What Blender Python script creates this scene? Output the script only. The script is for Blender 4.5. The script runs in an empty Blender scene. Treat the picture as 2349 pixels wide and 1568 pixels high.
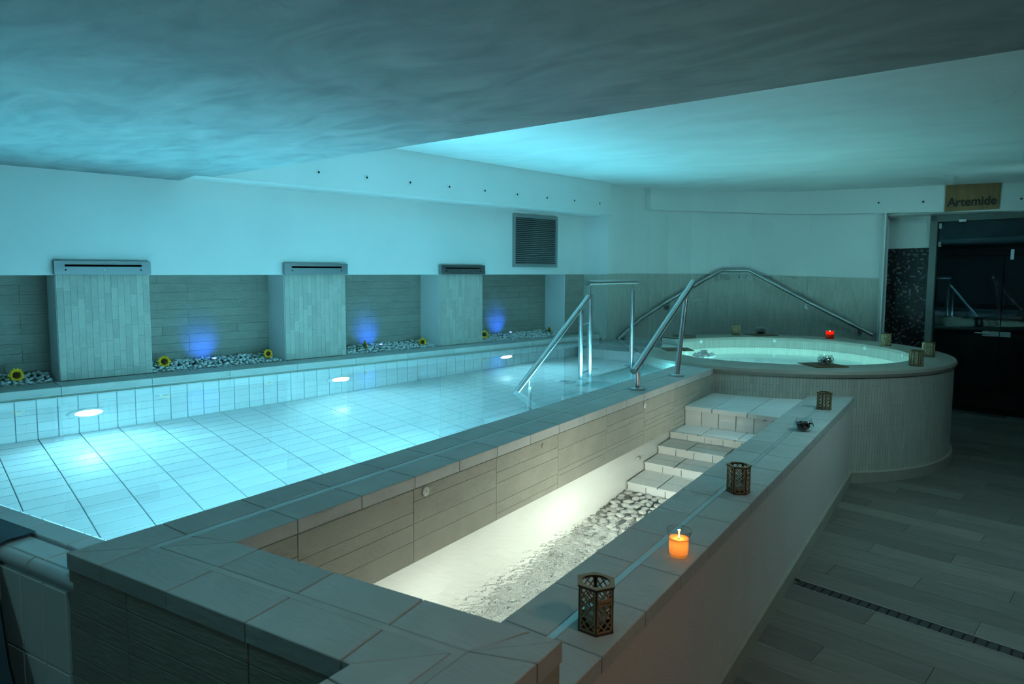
import bpy, bmesh, math, random
from mathutils import Vector, Matrix
rnd = random.Random(7)
R = math.radians
sc = bpy.context.scene
COL = sc.collection

# ------------------------------------------------------------------ camera, world, exposure
cd = bpy.data.cameras.new('camera'); cam = bpy.data.objects.new('camera', cd); COL.objects.link(cam)
cd.sensor_width = 36.0; cd.sensor_fit = 'HORIZONTAL'
cd.lens = 1515.0 / 2349.0 * 36.0
cd.shift_x = (1174.5 - 1090.0) / 2349.0
cd.shift_y = -(784.0 - 750.0) / 2349.0
cam.location = (0, 0, 1.627)
cam.rotation_euler = (R(90) - math.atan(123.0 / 1515.0), 0, R(37))
cd.clip_start = 0.02
cd.dof.use_dof = True; cd.dof.focus_distance = 3.6; cd.dof.aperture_fstop = 5.6
sc.camera = cam
w = bpy.data.worlds.new('world'); sc.world = w; w.use_nodes = True
w.node_tree.nodes['Background'].inputs[0].default_value = (0.10, 0.16, 0.18, 1)
w.node_tree.nodes['Background'].inputs[1].default_value = 0.02
sc.view_settings.view_transform = 'Standard'
try: sc.view_settings.look = 'None'
except Exception: pass
sc.view_settings.exposure = 0.55; sc.view_settings.gamma = 1.0
sc.view_settings.use_curve_mapping = False
cy = sc.cycles
cy.use_denoising = True
cy.max_bounces = 7; cy.diffuse_bounces = 3; cy.glossy_bounces = 2; cy.transmission_bounces = 5; cy.transparent_max_bounces = 8
cy.use_adaptive_sampling = True; cy.adaptive_threshold = 0.09; cy.adaptive_min_samples = 16; cy.time_limit = 950
cy.caustics_refractive = True; cy.caustics_reflective = False
cy.sample_clamp_indirect = 6.0
cy.blur_glossy = 1.0

POOL_W = 46.0      # pool spot power
CYAN = (0.22, 0.80, 1.0)
BATH_W = 29.0
TUB_W = 330.0
STRIP_W = 36.0
FILL_DOWN_W = 27.0  # power unit of the added ceiling fill lamps
WLINE_W = 21.0

def light(name, kind, loc, energy, color, **kw):
    d = bpy.data.lights.new(name, kind); o = bpy.data.objects.new(name, d); COL.objects.link(o)
    o.location = loc; d.energy = energy; d.color = color
    for k, v in kw.items():
        if k == 'aim':
            o.rotation_euler = (Vector(v) - Vector(loc)).to_track_quat('-Z', 'Y').to_euler()
        else: setattr(d, k, v)
    return o

# ------------------------------------------------------------------ materials
def nodes(m):
    m.use_nodes = True
    return m.node_tree, m.node_tree.nodes, m.node_tree.links
def bsdf(m): return m.node_tree.nodes['Principled BSDF']

def mat(name, col, rough=0.5, metal=0.0, var=0.0, noise=0.0, nscale=4.0, stretch=(1, 1, 1), bump=0.0, bscale=40.0, bstretch=(1, 1, 1), spec=0.5, dark=None, dist=0.0, nrot=0.0):
    m = bpy.data.materials.new(name); nt, N, L = nodes(m); b = bsdf(m)
    b.inputs['Roughness'].default_value = rough; b.inputs['Metallic'].default_value = metal
    b.inputs['Specular IOR Level'].default_value = spec
    c = (*col, 1)
    b.inputs['Base Color'].default_value = c
    if noise or var or bump:
        g = N.new('ShaderNodeNewGeometry')
        oi = N.new('ShaderNodeObjectInfo')
    src = None
    if noise:
        mp = N.new('ShaderNodeMapping'); mp.inputs['Scale'].default_value = stretch; mp.inputs['Rotation'].default_value = (0, 0, nrot)
        L.new(g.outputs['Position'], mp.inputs['Vector'])
        n = N.new('ShaderNodeTexNoise'); n.inputs['Scale'].default_value = nscale; n.inputs['Detail'].default_value = 5; n.inputs['Distortion'].default_value = dist
        n.noise_dimensions = '4D'
        if var:
            mu = N.new('ShaderNodeMath'); mu.operation = 'MULTIPLY'; mu.inputs[1].default_value = 17.0
            L.new(oi.outputs['Random'], mu.inputs[0]); L.new(mu.outputs[0], n.inputs['W'])
        L.new(mp.outputs[0], n.inputs['Vector'])
        cr = N.new('ShaderNodeValToRGB'); cr.color_ramp.elements[0].position = 0.3; cr.color_ramp.elements[1].position = 0.7
        dk = dark if dark else tuple(x * (1 - noise) for x in col)
        cr.color_ramp.elements[0].color = (*dk, 1); cr.color_ramp.elements[1].color = c
        L.new(n.outputs['Fac'], cr.inputs[0]); src = cr.outputs[0]
    if var:
        mr = N.new('ShaderNodeMapRange'); mr.inputs['To Min'].default_value = 1 - var; mr.inputs['To Max'].default_value = 1 + var * 0.6
        L.new(oi.outputs['Random'], mr.inputs['Value'])
        mx = N.new('ShaderNodeMix'); mx.data_type = 'RGBA'; mx.blend_type = 'MULTIPLY'; mx.inputs['Factor'].default_value = 1
        if src: L.new(src, mx.inputs['A'])
        else: mx.inputs['A'].default_value = c
        L.new(mr.outputs[0], mx.inputs['B']); src = mx.outputs['Result']
    if src: L.new(src, b.inputs['Base Color'])
    if bump:
        mp2 = N.new('ShaderNodeMapping'); mp2.inputs['Scale'].default_value = bstretch; mp2.inputs['Rotation'].default_value = (0, 0, nrot)
        L.new(g.outputs['Position'], mp2.inputs['Vector'])
        n2 = N.new('ShaderNodeTexNoise'); n2.inputs['Scale'].default_value = bscale; n2.inputs['Detail'].default_value = 4
        L.new(mp2.outputs[0], n2.inputs['Vector'])
        bp = N.new('ShaderNodeBump'); bp.inputs['Strength'].default_value = bump; bp.inputs['Distance'].default_value = 0.01
        L.new(n2.outputs['Fac'], bp.inputs['Height']); L.new(bp.outputs[0], b.inputs['Normal'])
    return m

def mosaic(name, c1, c2, mortar, bw, rh, ms, rough=0.5, bump=0.4, spec=0.4, swap=True):
    """brick courses laid on the UV map (metres); swap=True stands the courses upright"""
    m = bpy.data.materials.new(name); nt, N, L = nodes(m); b = bsdf(m)
    uv = N.new('ShaderNodeUVMap')
    v = uv.outputs[0]
    if swap:
        s = N.new('ShaderNodeSeparateXYZ'); c = N.new('ShaderNodeCombineXYZ')
        L.new(v, s.inputs[0]); L.new(s.outputs['Y'], c.inputs['X']); L.new(s.outputs['X'], c.inputs['Y']); v = c.outputs[0]
    t = N.new('ShaderNodeTexBrick'); L.new(v, t.inputs['Vector'])
    t.inputs['Scale'].default_value = 1.0; t.inputs['Brick Width'].default_value = bw; t.inputs['Row Height'].default_value = rh
    t.inputs['Mortar Size'].default_value = ms; t.inputs['Mortar Smooth'].default_value = 0.1; t.offset = 0.37; t.squash = 1.0
    t.inputs['Color1'].default_value = (*c1, 1); t.inputs['Color2'].default_value = (*c2, 1); t.inputs['Mortar'].default_value = (*mortar, 1)
    L.new(t.outputs['Color'], b.inputs['Base Color'])
    b.inputs['Roughness'].default_value = rough; b.inputs['Specular IOR Level'].default_value = spec
    bp = N.new('ShaderNodeBump'); bp.inputs['Strength'].default_value = bump; bp.inputs['Distance'].default_value = 0.004; bp.invert = True
    L.new(t.outputs['Fac'], bp.inputs['Height']); L.new(bp.outputs[0], b.inputs['Normal'])
    return m

def emit(name, col, s):
    m = bpy.data.materials.new(name); b_ = None; nt, N, L = nodes(m); b = bsdf(m)
    b.inputs['Base Color'].default_value = (*col, 1); b.inputs['Emission Color'].default_value = (*col, 1); b.inputs['Emission Strength'].default_value = s
    return m

def thin_glass(name, tint=(0.95, 1, 1), gl=0.55, extra=0.0, rough=0.0, pwr=4.0):
    m = bpy.data.materials.new(name); nt, N, L = nodes(m); N.remove(bsdf(m))
    out = N['Material Output']; tr = N.new('ShaderNodeBsdfTransparent'); tr.inputs[0].default_value = (*tint, 1)
    g = N.new('ShaderNodeBsdfGlossy'); g.inputs['Roughness'].default_value = rough
    fr = N.new('ShaderNodeLayerWeight'); fr.inputs['Blend'].default_value = 0.5
    pw = N.new('ShaderNodeMath'); pw.operation = 'POWER'; pw.inputs[1].default_value = pwr; L.new(fr.outputs['Facing'], pw.inputs[0])
    ml = N.new('ShaderNodeMath'); ml.operation = 'MULTIPLY'; ml.inputs[1].default_value = gl; L.new(pw.outputs[0], ml.inputs[0])
    ad = N.new('ShaderNodeMath'); ad.operation = 'ADD'; ad.inputs[1].default_value = 0.035 + extra; L.new(ml.outputs[0], ad.inputs[0])
    mx = N.new('ShaderNodeMixShader'); L.new(ad.outputs[0], mx.inputs[0]); L.new(tr.outputs[0], mx.inputs[1]); L.new(g.outputs[0], mx.inputs[2])
    L.new(mx.outputs[0], out.inputs['Surface'])
    return m

def water(name, tint, calm, rough_zone=None, fine=14.0):
    """refracting surface; ripples as relief, stronger around rough_zone=(y centre, y reach)"""
    m = bpy.data.materials.new(name); nt, N, L = nodes(m); N.remove(bsdf(m))
    out = N['Material Output']; gl = N.new('ShaderNodeBsdfGlass'); gl.inputs['IOR'].default_value = 1.333; gl.inputs['Roughness'].default_value = 0.0
    gl.inputs['Color'].default_value = (*tint, 1)
    g = N.new('ShaderNodeNewGeometry')
    n = N.new('ShaderNodeTexNoise'); n.inputs['Scale'].default_value = fine; n.inputs['Detail'].default_value = 3; n.inputs['Distortion'].default_value = 0.6
    L.new(g.outputs['Position'], n.inputs['Vector'])
    bp = N.new('ShaderNodeBump'); bp.inputs['Distance'].default_value = 0.01; bp.inputs['Strength'].default_value = calm
    L.new(n.outputs['Fac'], bp.inputs['Height'])
    if rough_zone:
        s = N.new('ShaderNodeSeparateXYZ'); L.new(g.outputs['Position'], s.inputs[0])
        mr = N.new('ShaderNodeMapRange'); mr.interpolation_type = 'SMOOTHSTEP'
        mr.inputs['From Min'].default_value = rough_zone[0]; mr.inputs['From Max'].default_value = rough_zone[1]
        mr.inputs['To Min'].default_value = rough_zone[2]; mr.inputs['To Max'].default_value = calm
        L.new(s.outputs['Y'], mr.inputs['Value']); L.new(mr.outputs[0], bp.inputs['Strength'])
    L.new(bp.outputs[0], gl.inputs['Normal']); L.new(gl.outputs[0], out.inputs['Surface'])
    return m

M = {}
M['plaster'] = mat('white_plaster', (0.78, 0.79, 0.78), 0.85, noise=0.08, nscale=1.5, bump=0.12, bscale=90)
M['plaster_warm'] = mat('rough_plaster', (0.60, 0.57, 0.54), 0.9, noise=0.06, nscale=3, bump=0.2, bscale=160)
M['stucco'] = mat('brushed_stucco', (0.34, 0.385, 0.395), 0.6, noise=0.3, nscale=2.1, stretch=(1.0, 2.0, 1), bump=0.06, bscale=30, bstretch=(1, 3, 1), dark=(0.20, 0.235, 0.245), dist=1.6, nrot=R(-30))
M['stucco_light'] = mat('pale_stucco', (0.80, 0.82, 0.82), 0.6, noise=0.15, nscale=1.3, stretch=(0.9, 2.0, 1), bump=0.05, bscale=30, dist=0.9, nrot=R(20))
M['stone'] = mat('slate_stone_tile', (0.50, 0.53, 0.51), 0.55, var=0.08, noise=0.16, nscale=5, bump=0.22, bscale=16, bstretch=(1.2, 4.5, 3), dist=0.8, spec=0.35, nrot=R(40))
M['stone_face'] = mat('stone_face_tile', (0.37, 0.37, 0.31), 0.55, var=0.05, noise=0.14, nscale=9, bump=0.22, bscale=22, bstretch=(1, 3, 5), spec=0.35)
M['stone_strip'] = mat('stone_strip_tile', (0.47, 0.46, 0.41), 0.55, var=0.12, noise=0.12, nscale=14, bump=0.4, bscale=40, spec=0.35)
M['stone_plank'] = mat('stone_plank_tile', (0.30, 0.29, 0.25), 0.6, var=0.06, noise=0.14, nscale=7, bump=0.5, bscale=25, bstretch=(1, 1, 3), spec=0.3)
M['mortar'] = mat('stone_mortar', (0.19, 0.185, 0.165), 0.9)
M['grout_dark'] = mat('dark_grout', (0.08, 0.085, 0.08), 0.9)
M['pooltile'] = mat('glazed_pool_tile', (0.74, 0.80, 0.82), 0.18, var=0.05, noise=0.06, nscale=6)
M['poolgrout'] = mat('pool_grout', (0.30, 0.46, 0.52), 0.8)
M['steptile'] = mat('white_step_tile', (0.80, 0.83, 0.82), 0.3, var=0.05, noise=0.06, nscale=8)
M['bathwhite'] = mat('cream_bath_wall', (0.76, 0.77, 0.73), 0.5, noise=0.06, nscale=6, bump=0.1, bscale=30)
M['steel'] = mat('brushed_steel', (0.55, 0.56, 0.57), 0.28, metal=1.0)
M['steel_dark'] = mat('dull_steel_plate', (0.30, 0.33, 0.35), 0.35, metal=1.0)
M['alu'] = mat('grey_painted_metal', (0.30, 0.33, 0.33), 0.45, metal=0.3)
M['black'] = mat('black_void', (0.008, 0.008, 0.008), 0.9)
M['strip'] = mat('pale_trim_strip', (0.46, 0.50, 0.50), 0.35, metal=0.4)
M['floor'] = mat('grey_wood_look_plank', (0.185, 0.18, 0.155), 0.5, var=0.26, noise=0.3, nscale=3.5, stretch=(1.2, 14, 1), bump=0.25, bscale=9, bstretch=(1.5, 16, 1), spec=0.35, nrot=R(10))
M['wood'] = mat('plywood', (0.34, 0.25, 0.13), 0.6, noise=0.15, nscale=20, stretch=(1, 1, 4))
M['burnt'] = mat('laser_burnt_edge', (0.045, 0.03, 0.018), 0.7)
M['board'] = mat('brown_board', (0.12, 0.075, 0.035), 0.55, noise=0.3, nscale=8, stretch=(1, 6, 1))
M['signwood'] = mat('sign_wood', (0.26, 0.14, 0.05), 0.55, noise=0.35, nscale=3.0, stretch=(6, 6, 0.6))
M['ink'] = mat('black_lettering', (0.01, 0.01, 0.01), 0.5)
M['white'] = mat('white_plastic', (0.7, 0.72, 0.70), 0.35)
M['pebble'] = mat('white_marble_pebble', (0.74, 0.76, 0.75), 0.5, var=0.14)
M['riverpebble'] = mat('pale_river_pebble', (0.74, 0.74, 0.70), 0.4, var=0.4)
M['petal'] = mat('sunflower_petal', (0.95, 0.45, 0.005), 0.6, var=0.1)
M['petal_dry'] = mat('orange_petal', (0.80, 0.33, 0.01), 0.6)
M['disc'] = mat('sunflower_disc', (0.05, 0.025, 0.01), 0.9, bump=0.8, bscale=200)
M['leaf'] = mat('dark_green_leaf', (0.03, 0.13, 0.03), 0.5)
M['mosaic'] = mosaic('upright_stone_mosaic', (0.42, 0.42, 0.37), (0.50, 0.50, 0.44), (0.30, 0.30, 0.26), 0.16, 0.024, 0.0016, 0.6)
M['mosaic_far'] = mosaic('upright_wall_mosaic', (0.36, 0.36, 0.32), (0.44, 0.44, 0.39), (0.52, 0.51, 0.46), 0.14, 0.021, 0.0014, 0.6)
M['rim'] = mat('stone_rim', (0.36, 0.34, 0.29), 0.5, noise=0.12, nscale=9, bump=0.25, bscale=40)
def painted_glint_mosaic(name, cell):
    m = bpy.data.materials.new(name); nt, N, L = nodes(m); b = bsdf(m); uv = N.new('ShaderNodeUVMap')
    sc_ = N.new('ShaderNodeVectorMath'); sc_.operation = 'SCALE'; sc_.inputs['Scale'].default_value = 1 / cell; L.new(uv.outputs[0], sc_.inputs[0])
    fl = N.new('ShaderNodeVectorMath'); fl.operation = 'FLOOR'; L.new(sc_.outputs[0], fl.inputs[0])
    wn = N.new('ShaderNodeTexWhiteNoise'); wn.noise_dimensions = '2D'; L.new(fl.outputs[0], wn.inputs['Vector'])
    cr = N.new('ShaderNodeValToRGB'); e = cr.color_ramp.elements; e[0].position = .76; e[0].color = (.006, .006, .007, 1); e[1].position = 1; e[1].color = (.13, .145, .15, 1)  # rare pale cells paint the glass glints into the base colour
    L.new(wn.outputs['Value'], cr.inputs[0]); L.new(cr.outputs[0], b.inputs['Base Color']); b.inputs['Roughness'].default_value = .25
    t = N.new('ShaderNodeTexBrick'); t.offset = 0; L.new(uv.outputs[0], t.inputs['Vector']); t.inputs['Scale'].default_value = 1; t.inputs['Brick Width'].default_value = cell; t.inputs['Row Height'].default_value = cell; t.inputs['Mortar Size'].default_value = .0012
    bp = N.new('ShaderNodeBump'); bp.inputs['Strength'].default_value = .4; bp.inputs['Distance'].default_value = .002; bp.invert = True; L.new(t.outputs['Fac'], bp.inputs['Height']); L.new(bp.outputs[0], b.inputs['Normal'])
    return m
M['blackmosaic'] = painted_glint_mosaic('black_glass_mosaic', .021)
M['glassdoor'] = thin_glass('smoked_door_glass', (0.45, 0.52, 0.55), extra=0.03)
M['glassclear'] = thin_glass('clear_glass', (0.88, 0.94, 0.94), gl=.9, extra=0.05, pwr=2.5)
M['frost'] = mat('frosted_film', (0.08, 0.10, 0.115), 0.3, spec=0.5)
M['doorframe'] = mat('grey_door_frame', (0.16, 0.19, 0.185), 0.5)
M['potpourri'] = mat('dried_petals', (0.07, 0.015, 0.018), 0.7, noise=0.6, nscale=60, dark=(0.02, 0.01, 0.01))
M['silver'] = mat('silver_pebbles', (0.75, 0.75, 0.73), 0.12, metal=1.0)
M['redglass'] = mat('red_candle_wax', (0.22, 0.01, 0.012), 0.3)
M['lens'] = emit('pool_lamp_lens', (0.85, 0.98, 1.0), 26.0)
M['lens_bath'] = emit('bath_lamp_lens', (1.0, 0.96, 0.86), 12.0)
M['lens_blue'] = emit('blue_led', (0.10, 0.22, 1.0), 14.0)
M['flame'] = emit('candle_flame', (1.0, 0.62, 0.22), 30.0)
M['water_pool'] = water('pool_water_surface', (0.93, 1.0, 1.0), 0.012, fine=3.0)
M['water_bath'] = water('bath_water_surface', (0.97, 1.0, 0.985), 0.015, (1.7, 3.0, 0.7), fine=26.0)
M['water_tub'] = water('tub_water_surface', (0.86, 0.99, 0.96), 0.01, fine=4.0)
# candle wax lets its own flame shine through
def wax(name, col):
    m = bpy.data.materials.new(name); nt, N, L = nodes(m); N.remove(bsdf(m)); out = N['Material Output']
    t = N.new('ShaderNodeBsdfTranslucent'); t.inputs[0].default_value = (*col, 1)
    d = N.new('ShaderNodeBsdfDiffuse'); d.inputs[0].default_value = (*col, 1)
    mx = N.new('ShaderNodeMixShader'); mx.inputs[0].default_value = 0.35; L.new(t.outputs[0], mx.inputs[1]); L.new(d.outputs[0], mx.inputs[2]); L.new(mx.outputs[0], out.inputs['Surface'])
    return m
M['wax'] = wax('orange_wax', (0.97, 0.60, 0.27)); M['wax_red'] = wax('red_wax', (0.85, 0.06, 0.03))

# ------------------------------------------------------------------ mesh helpers
class MB:
    def __init__(s): s.v = []; s.f = []; s.uv = {}
    def quadface(s, ps, uvs=None):
        k = len(s.v); s.v += [tuple(p) for p in ps]; s.f.append(tuple(range(k, k + len(ps))))
        if uvs: s.uv[len(s.f) - 1] = uvs
        return s
    def box(s, a, b):
        x0, y0, z0 = a; x1, y1, z1 = b; k = len(s.v)
        s.v += [(x0, y0, z0), (x1, y0, z0), (x1, y1, z0), (x0, y1, z0), (x0, y0, z1), (x1, y0, z1), (x1, y1, z1), (x0, y1, z1)]
        s.f += [tuple(k + i for i in q) for q in ((0, 3, 2, 1), (4, 5, 6, 7), (0, 1, 5, 4), (1, 2, 6, 5), (2, 3, 7, 6), (3, 0, 4, 7))]
        return s
    def prism(s, poly, z0, z1, ch=0.0):
        n = len(poly); k = len(s.v)
        area = sum(poly[i][0] * poly[(i + 1) % n][1] - poly[(i + 1) % n][0] * poly[i][1] for i in range(n))
        if area < 0: poly = poly[::-1]
        zz1 = z1 if not callable(z1) else None
        top = (lambda p: z1(p)) if callable(z1) else (lambda p: z1)
        s.v += [(p[0], p[1], z0) for p in poly] + [(p[0], p[1], top(p) - ch) for p in poly]
        s.f.append(tuple(k + i for i in range(n))[::-1])
        for i in range(n):
            j = (i + 1) % n; s.f.append((k + i, k + j, k + n + j, k + n + i))
        if ch:
            cx = sum(p[0] for p in poly) / n; cyy = sum(p[1] for p in poly) / n
            kk = len(s.v)
            for i in range(n):
                p, a, b = Vector(poly[i]), Vector(poly[i - 1]), Vector(poly[(i + 1) % n])
                d1 = (p - a).normalized() if (p - a).length > 1e-6 else Vector((0, 0)); d2 = (b - p).normalized() if (b - p).length > 1e-6 else Vector((0, 0))
                q = p + (Vector((-d1.y, d1.x)) + Vector((-d2.y, d2.x))) * ch * 0.9
                s.v.append((q.x, q.y, top(p)))
            for i in range(n):
                j = (i + 1) % n; s.f.append((k + n + i, k + n + j, kk + j, kk + i))
            s.f.append(tuple(kk + i for i in range(n)))
        else: s.f.append(tuple(k + n + i for i in range(n)))
        return s
    def tube(s, pts, r, n=10, cap=True):
        pts = [Vector(p) for p in pts]; rs = r if isinstance(r, (list, tuple)) else [r] * len(pts); k = len(s.v)
        for i, p in enumerate(pts):
            t = ((pts[i + 1] - p) if i == 0 else (p - pts[i - 1]) if i == len(pts) - 1 else (pts[i + 1] - p).normalized() + (p - pts[i - 1]).normalized()).normalized()
            a = Vector((0, 0, 1)) if abs(t.z) < 0.95 else Vector((1, 0, 0))
            u = t.cross(a).normalized(); v = t.cross(u)
            for j in range(n):
                q = p + (u * math.cos(2 * math.pi * j / n) + v * math.sin(2 * math.pi * j / n)) * rs[i]; s.v.append(tuple(q))
        for i in range(len(pts) - 1):
            for j in range(n):
                a, b = k + i * n + j, k + i * n + (j + 1) % n; s.f.append((a, a + n, b + n, b))
        if cap:
            s.f.append(tuple(k + j for j in range(n))); e = k + (len(pts) - 1) * n; s.f.append(tuple(e + j for j in range(n))[::-1])
        return s
    def lathe(s, prof, n=20, c=(0, 0, 0), close=False):
        k = len(s.v); m = len(prof)
        for r, z in prof:
            for j in range(n): s.v.append((c[0] + r * math.cos(2 * math.pi * j / n), c[1] + r * math.sin(2 * math.pi * j / n), c[2] + z))
        for i in range(m - 1 if not close else m):
            for j in range(n):
                a = k + i * n + j; b = k + i * n + (j + 1) % n; a2 = k + ((i + 1) % m) * n + j; b2 = k + ((i + 1) % m) * n + (j + 1) % n
                s.f.append((a, b, b2, a2))
        return s
    def disc(s, c, d, r, th, n=20):
        """short cylinder from c along d"""
        d = Vector(d).normalized(); c = Vector(c); return s.tube([c, c + d * th], r, n)
    def build(s, name, m, parent=None, smooth=False, loc=None, rz=0.0):
        me = bpy.data.meshes.new(name); me.from_pydata(s.v, [], s.f); me.update()
        if s.uv:
            u = me.uv_layers.new(name='UVMap')
            for fi, uvs in s.uv.items():
                for li, c in zip(me.polygons[fi].loop_indices, uvs): u.data[li].uv = c
        if smooth:
            for p in me.polygons: p.use_smooth = True
            try: me.set_sharp_from_angle(angle=R(38))
            except Exception: pass
        me.materials.append(M[m] if isinstance(m, str) else m)
        return link(name, me, parent, loc, rz)

def link(name, me, parent=None, loc=None, rz=0.0):
    o = bpy.data.objects.new(name, me); COL.objects.link(o)
    if parent: o.parent = parent
    if loc is not None: o.location = loc
    if rz: o.rotation_euler = (0, 0, rz)
    return o
def structure(o): o['kind'] = 'structure'; return o
def stuff(o): o['kind'] = 'stuff'; return o
def tag(o, label, cat, group=None):
    o['label'] = label; o['category'] = cat
    if group: o['group'] = group
    return o
def thing(name, label, cat, loc=(0, 0, 0), rz=0.0, group=None):
    o = bpy.data.objects.new(name, None); COL.objects.link(o); o.location = loc; o.rotation_euler = (0, 0, rz); o.empty_display_size = 0.05
    return tag(o, label, cat, group)
def copy_tree(o, parent=None):
    c = o.copy(); COL.objects.link(c); c.parent = parent
    for ch in [x for x in bpy.data.objects if x.parent == o]: copy_tree(ch, c)
    return c
_tm = {}
def tile_mesh(w, d, h, axis, m, ch=0.003):
    """chamfered slab centred on the origin; axis says which way its face looks"""
    key = (round(w, 4), round(d, 4), round(h, 4), axis, m)
    if key in _tm: return _tm[key]
    b = MB()
    def P(x, y, z):
        if axis == 'z': return (x, y, z)
        if axis == 'y': return (x, z, y)
        if axis == '-y': return (-x, -z, y)
        if axis == 'x': return (z, x, y)
    u, v, t = (w, d, h) if axis == 'z' else (w, h, d)
    q = [(-u / 2, -v / 2), (u / 2, -v / 2), (u / 2, v / 2), (-u / 2, v / 2)]
    b.v = [P(x, y, -t / 2) for x, y in q] + [P(x, y, t / 2 - ch) for x, y in q] + [P(x * (1 - 2 * ch / u), y * (1 - 2 * ch / v), t / 2) for x, y in q]
    fl = [(3, 2, 1, 0)] + [(i, (i + 1) % 4, 4 + (i + 1) % 4, 4 + i) for i in range(4)] + [(4 + i, 4 + (i + 1) % 4, 8 + (i + 1) % 4, 8 + i) for i in range(4)] + [(8, 9, 10, 11)]
    if axis in ('y', '-y'): fl = [f[::-1] for f in fl]
    b.f = fl
    me = bpy.data.meshes.new('tile'); me.from_pydata(b.v, [], b.f); me.update(); me.materials.append(M[m]); _tm[key] = me
    return me
def clip(poly, a, b):
    """keep the part of poly left of the directed line a->b"""
    def side(p): return (b[0] - a[0]) * (p[1] - a[1]) - (b[1] - a[1]) * (p[0] - a[0])
    out = []
    for i in range(len(poly)):
        p, q = poly[i], poly[(i + 1) % len(poly)]; sp, sq = side(p), side(q)
        if sp >= 0: out.append(p)
        if sp * sq < 0:
            f = sp / (sp - sq); out.append((p[0] + (q[0] - p[0]) * f, p[1] + (q[1] - p[1]) * f))
    return out
def parea(p): return abs(sum(p[i][0] * p[(i + 1) % len(p)][1] - p[(i + 1) % len(p)][0] * p[i][1] for i in range(len(p)))) / 2

# ------------------------------------------------------------------ left wall frame: t along, n into the room
O = Vector((-5.243, 1.947)); LA = math.atan2(0.1995, 0.9799); lv = Vector((0.1995, 0.9799)); nv = Vector((0.9799, -0.1995))
LRZ = -LA + R(90)            # object x axis along t
def W2(t, n): p = O + lv * t + nv * n; return (p.x, p.y)
def W3(t, n, z): p = W2(t, n); return (p[0], p[1], z)
def wbox(mb, t0, t1, n0, n1, z0, z1): return mb.prism([W2(t0, n0), W2(t1, n0), W2(t1, n1), W2(t0, n1)], z0, z1)
ZLOW, TILETOP, ZC, ZW = 2.36, 1.615, 0.851, 0.785
T0, T1 = -3.6, 5.9
# room shell that stays mostly out of view
structure(MB().prism([(-.72, .4), (3.0, .4), (3.0, 10.2), (-.72, 10.2)], -0.5, -0.012).prism([(-8, -3.2), (3.0, -3.2), (3.0, .95), (-8, .95)], -0.5, -0.012).build('floor', 'grout_dark'))
FLOOR = bpy.data.objects['floor']
structure(MB().box((3.0, -3.2, -0.5), (3.2, 10.6, 3.0)).build('wall_right', 'plaster'))
structure(MB().box((-8, -3.4, -0.5), (3.2, -3.2, 3.0)).build('wall_back', 'plaster'))

# ceilings
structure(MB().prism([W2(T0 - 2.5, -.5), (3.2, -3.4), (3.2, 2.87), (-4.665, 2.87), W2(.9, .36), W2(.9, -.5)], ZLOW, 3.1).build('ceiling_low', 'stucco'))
CH = lambda p: 2.78 - 0.036 * (p[0] + 4.3)
mb = MB(); P4 = [(-5.2, 2.5), (3.2, 2.5), (3.2, 10.6), (-5.2, 10.6)]
k = [(p[0], p[1], CH(p)) for p in P4]; mb.quadface(k[::-1]); mb.quadface([(p[0], p[1], 3.2) for p in P4])
for i in range(4):
    j = (i + 1) % 4; mb.quadface([k[i], k[j], (P4[j][0], P4[j][1], 3.2), (P4[i][0], P4[i][1], 3.2)])
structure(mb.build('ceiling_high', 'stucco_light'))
structure(wbox(MB(), .9, 6.02, -.45, .355, ZLOW, 2.95).build('ceiling_soffit', 'plaster'))

# left wall: upper plaster, niche backs, pillars
WALL = structure(wbox(MB(), T0, T1 + .2, -.5, 0, TILETOP, ZLOW + .02).build('wall_left', 'plaster'))
mb = MB(); wbox(mb, T0, T1 + .2, -.6, -.345, -.5, TILETOP); wbox(mb, T0, T1 + .2, -.345, .262, -.5, .80)
mb.build('wall_base', 'mortar', WALL)
PIL = [(-1.72, -1.09), (0.02, 0.645), (1.756, 2.376), (3.512, 4.13)]
def strips(parent, t0, t1, z0, z1, wd, n=0.004):
    k = max(1, round((t1 - t0) / wd)); wd = (t1 - t0) / k
    for i in range(k):
        z = z0; first = True
        while z < z1 - 0.005:
            h = rnd.choice((0.10, 0.14, 0.18, 0.22)) * (rnd.random() if first else 1.0); h = max(h, 0.05); first = False
            if z + h > z1 - 0.04: h = z1 - z
            h = round(h, 2) if z + h < z1 - 0.001 else h
            me = tile_mesh(wd - 0.0008, 0.012 + rnd.choice((0, .0006, .0012)), h - 0.0008, '-y', 'stone_strip', 0.0005)
            p = W3(t0 + wd * (i + .5), n, z + h / 2); link('tile', me, parent, p, LRZ); z += h
for i, (a, b) in enumerate(PIL):
    o = wbox(MB(), a, b, -.36, 0, .80, TILETOP).build('pillar', 'plaster', WALL)
    strips(WALL, a + .004, b - .004, .853, TILETOP + .004, 0.044)
wbox(MB(), 5.54, T1 + .2, -.36, 0, .80, TILETOP).build('pillar', 'plaster', WALL)
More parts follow.
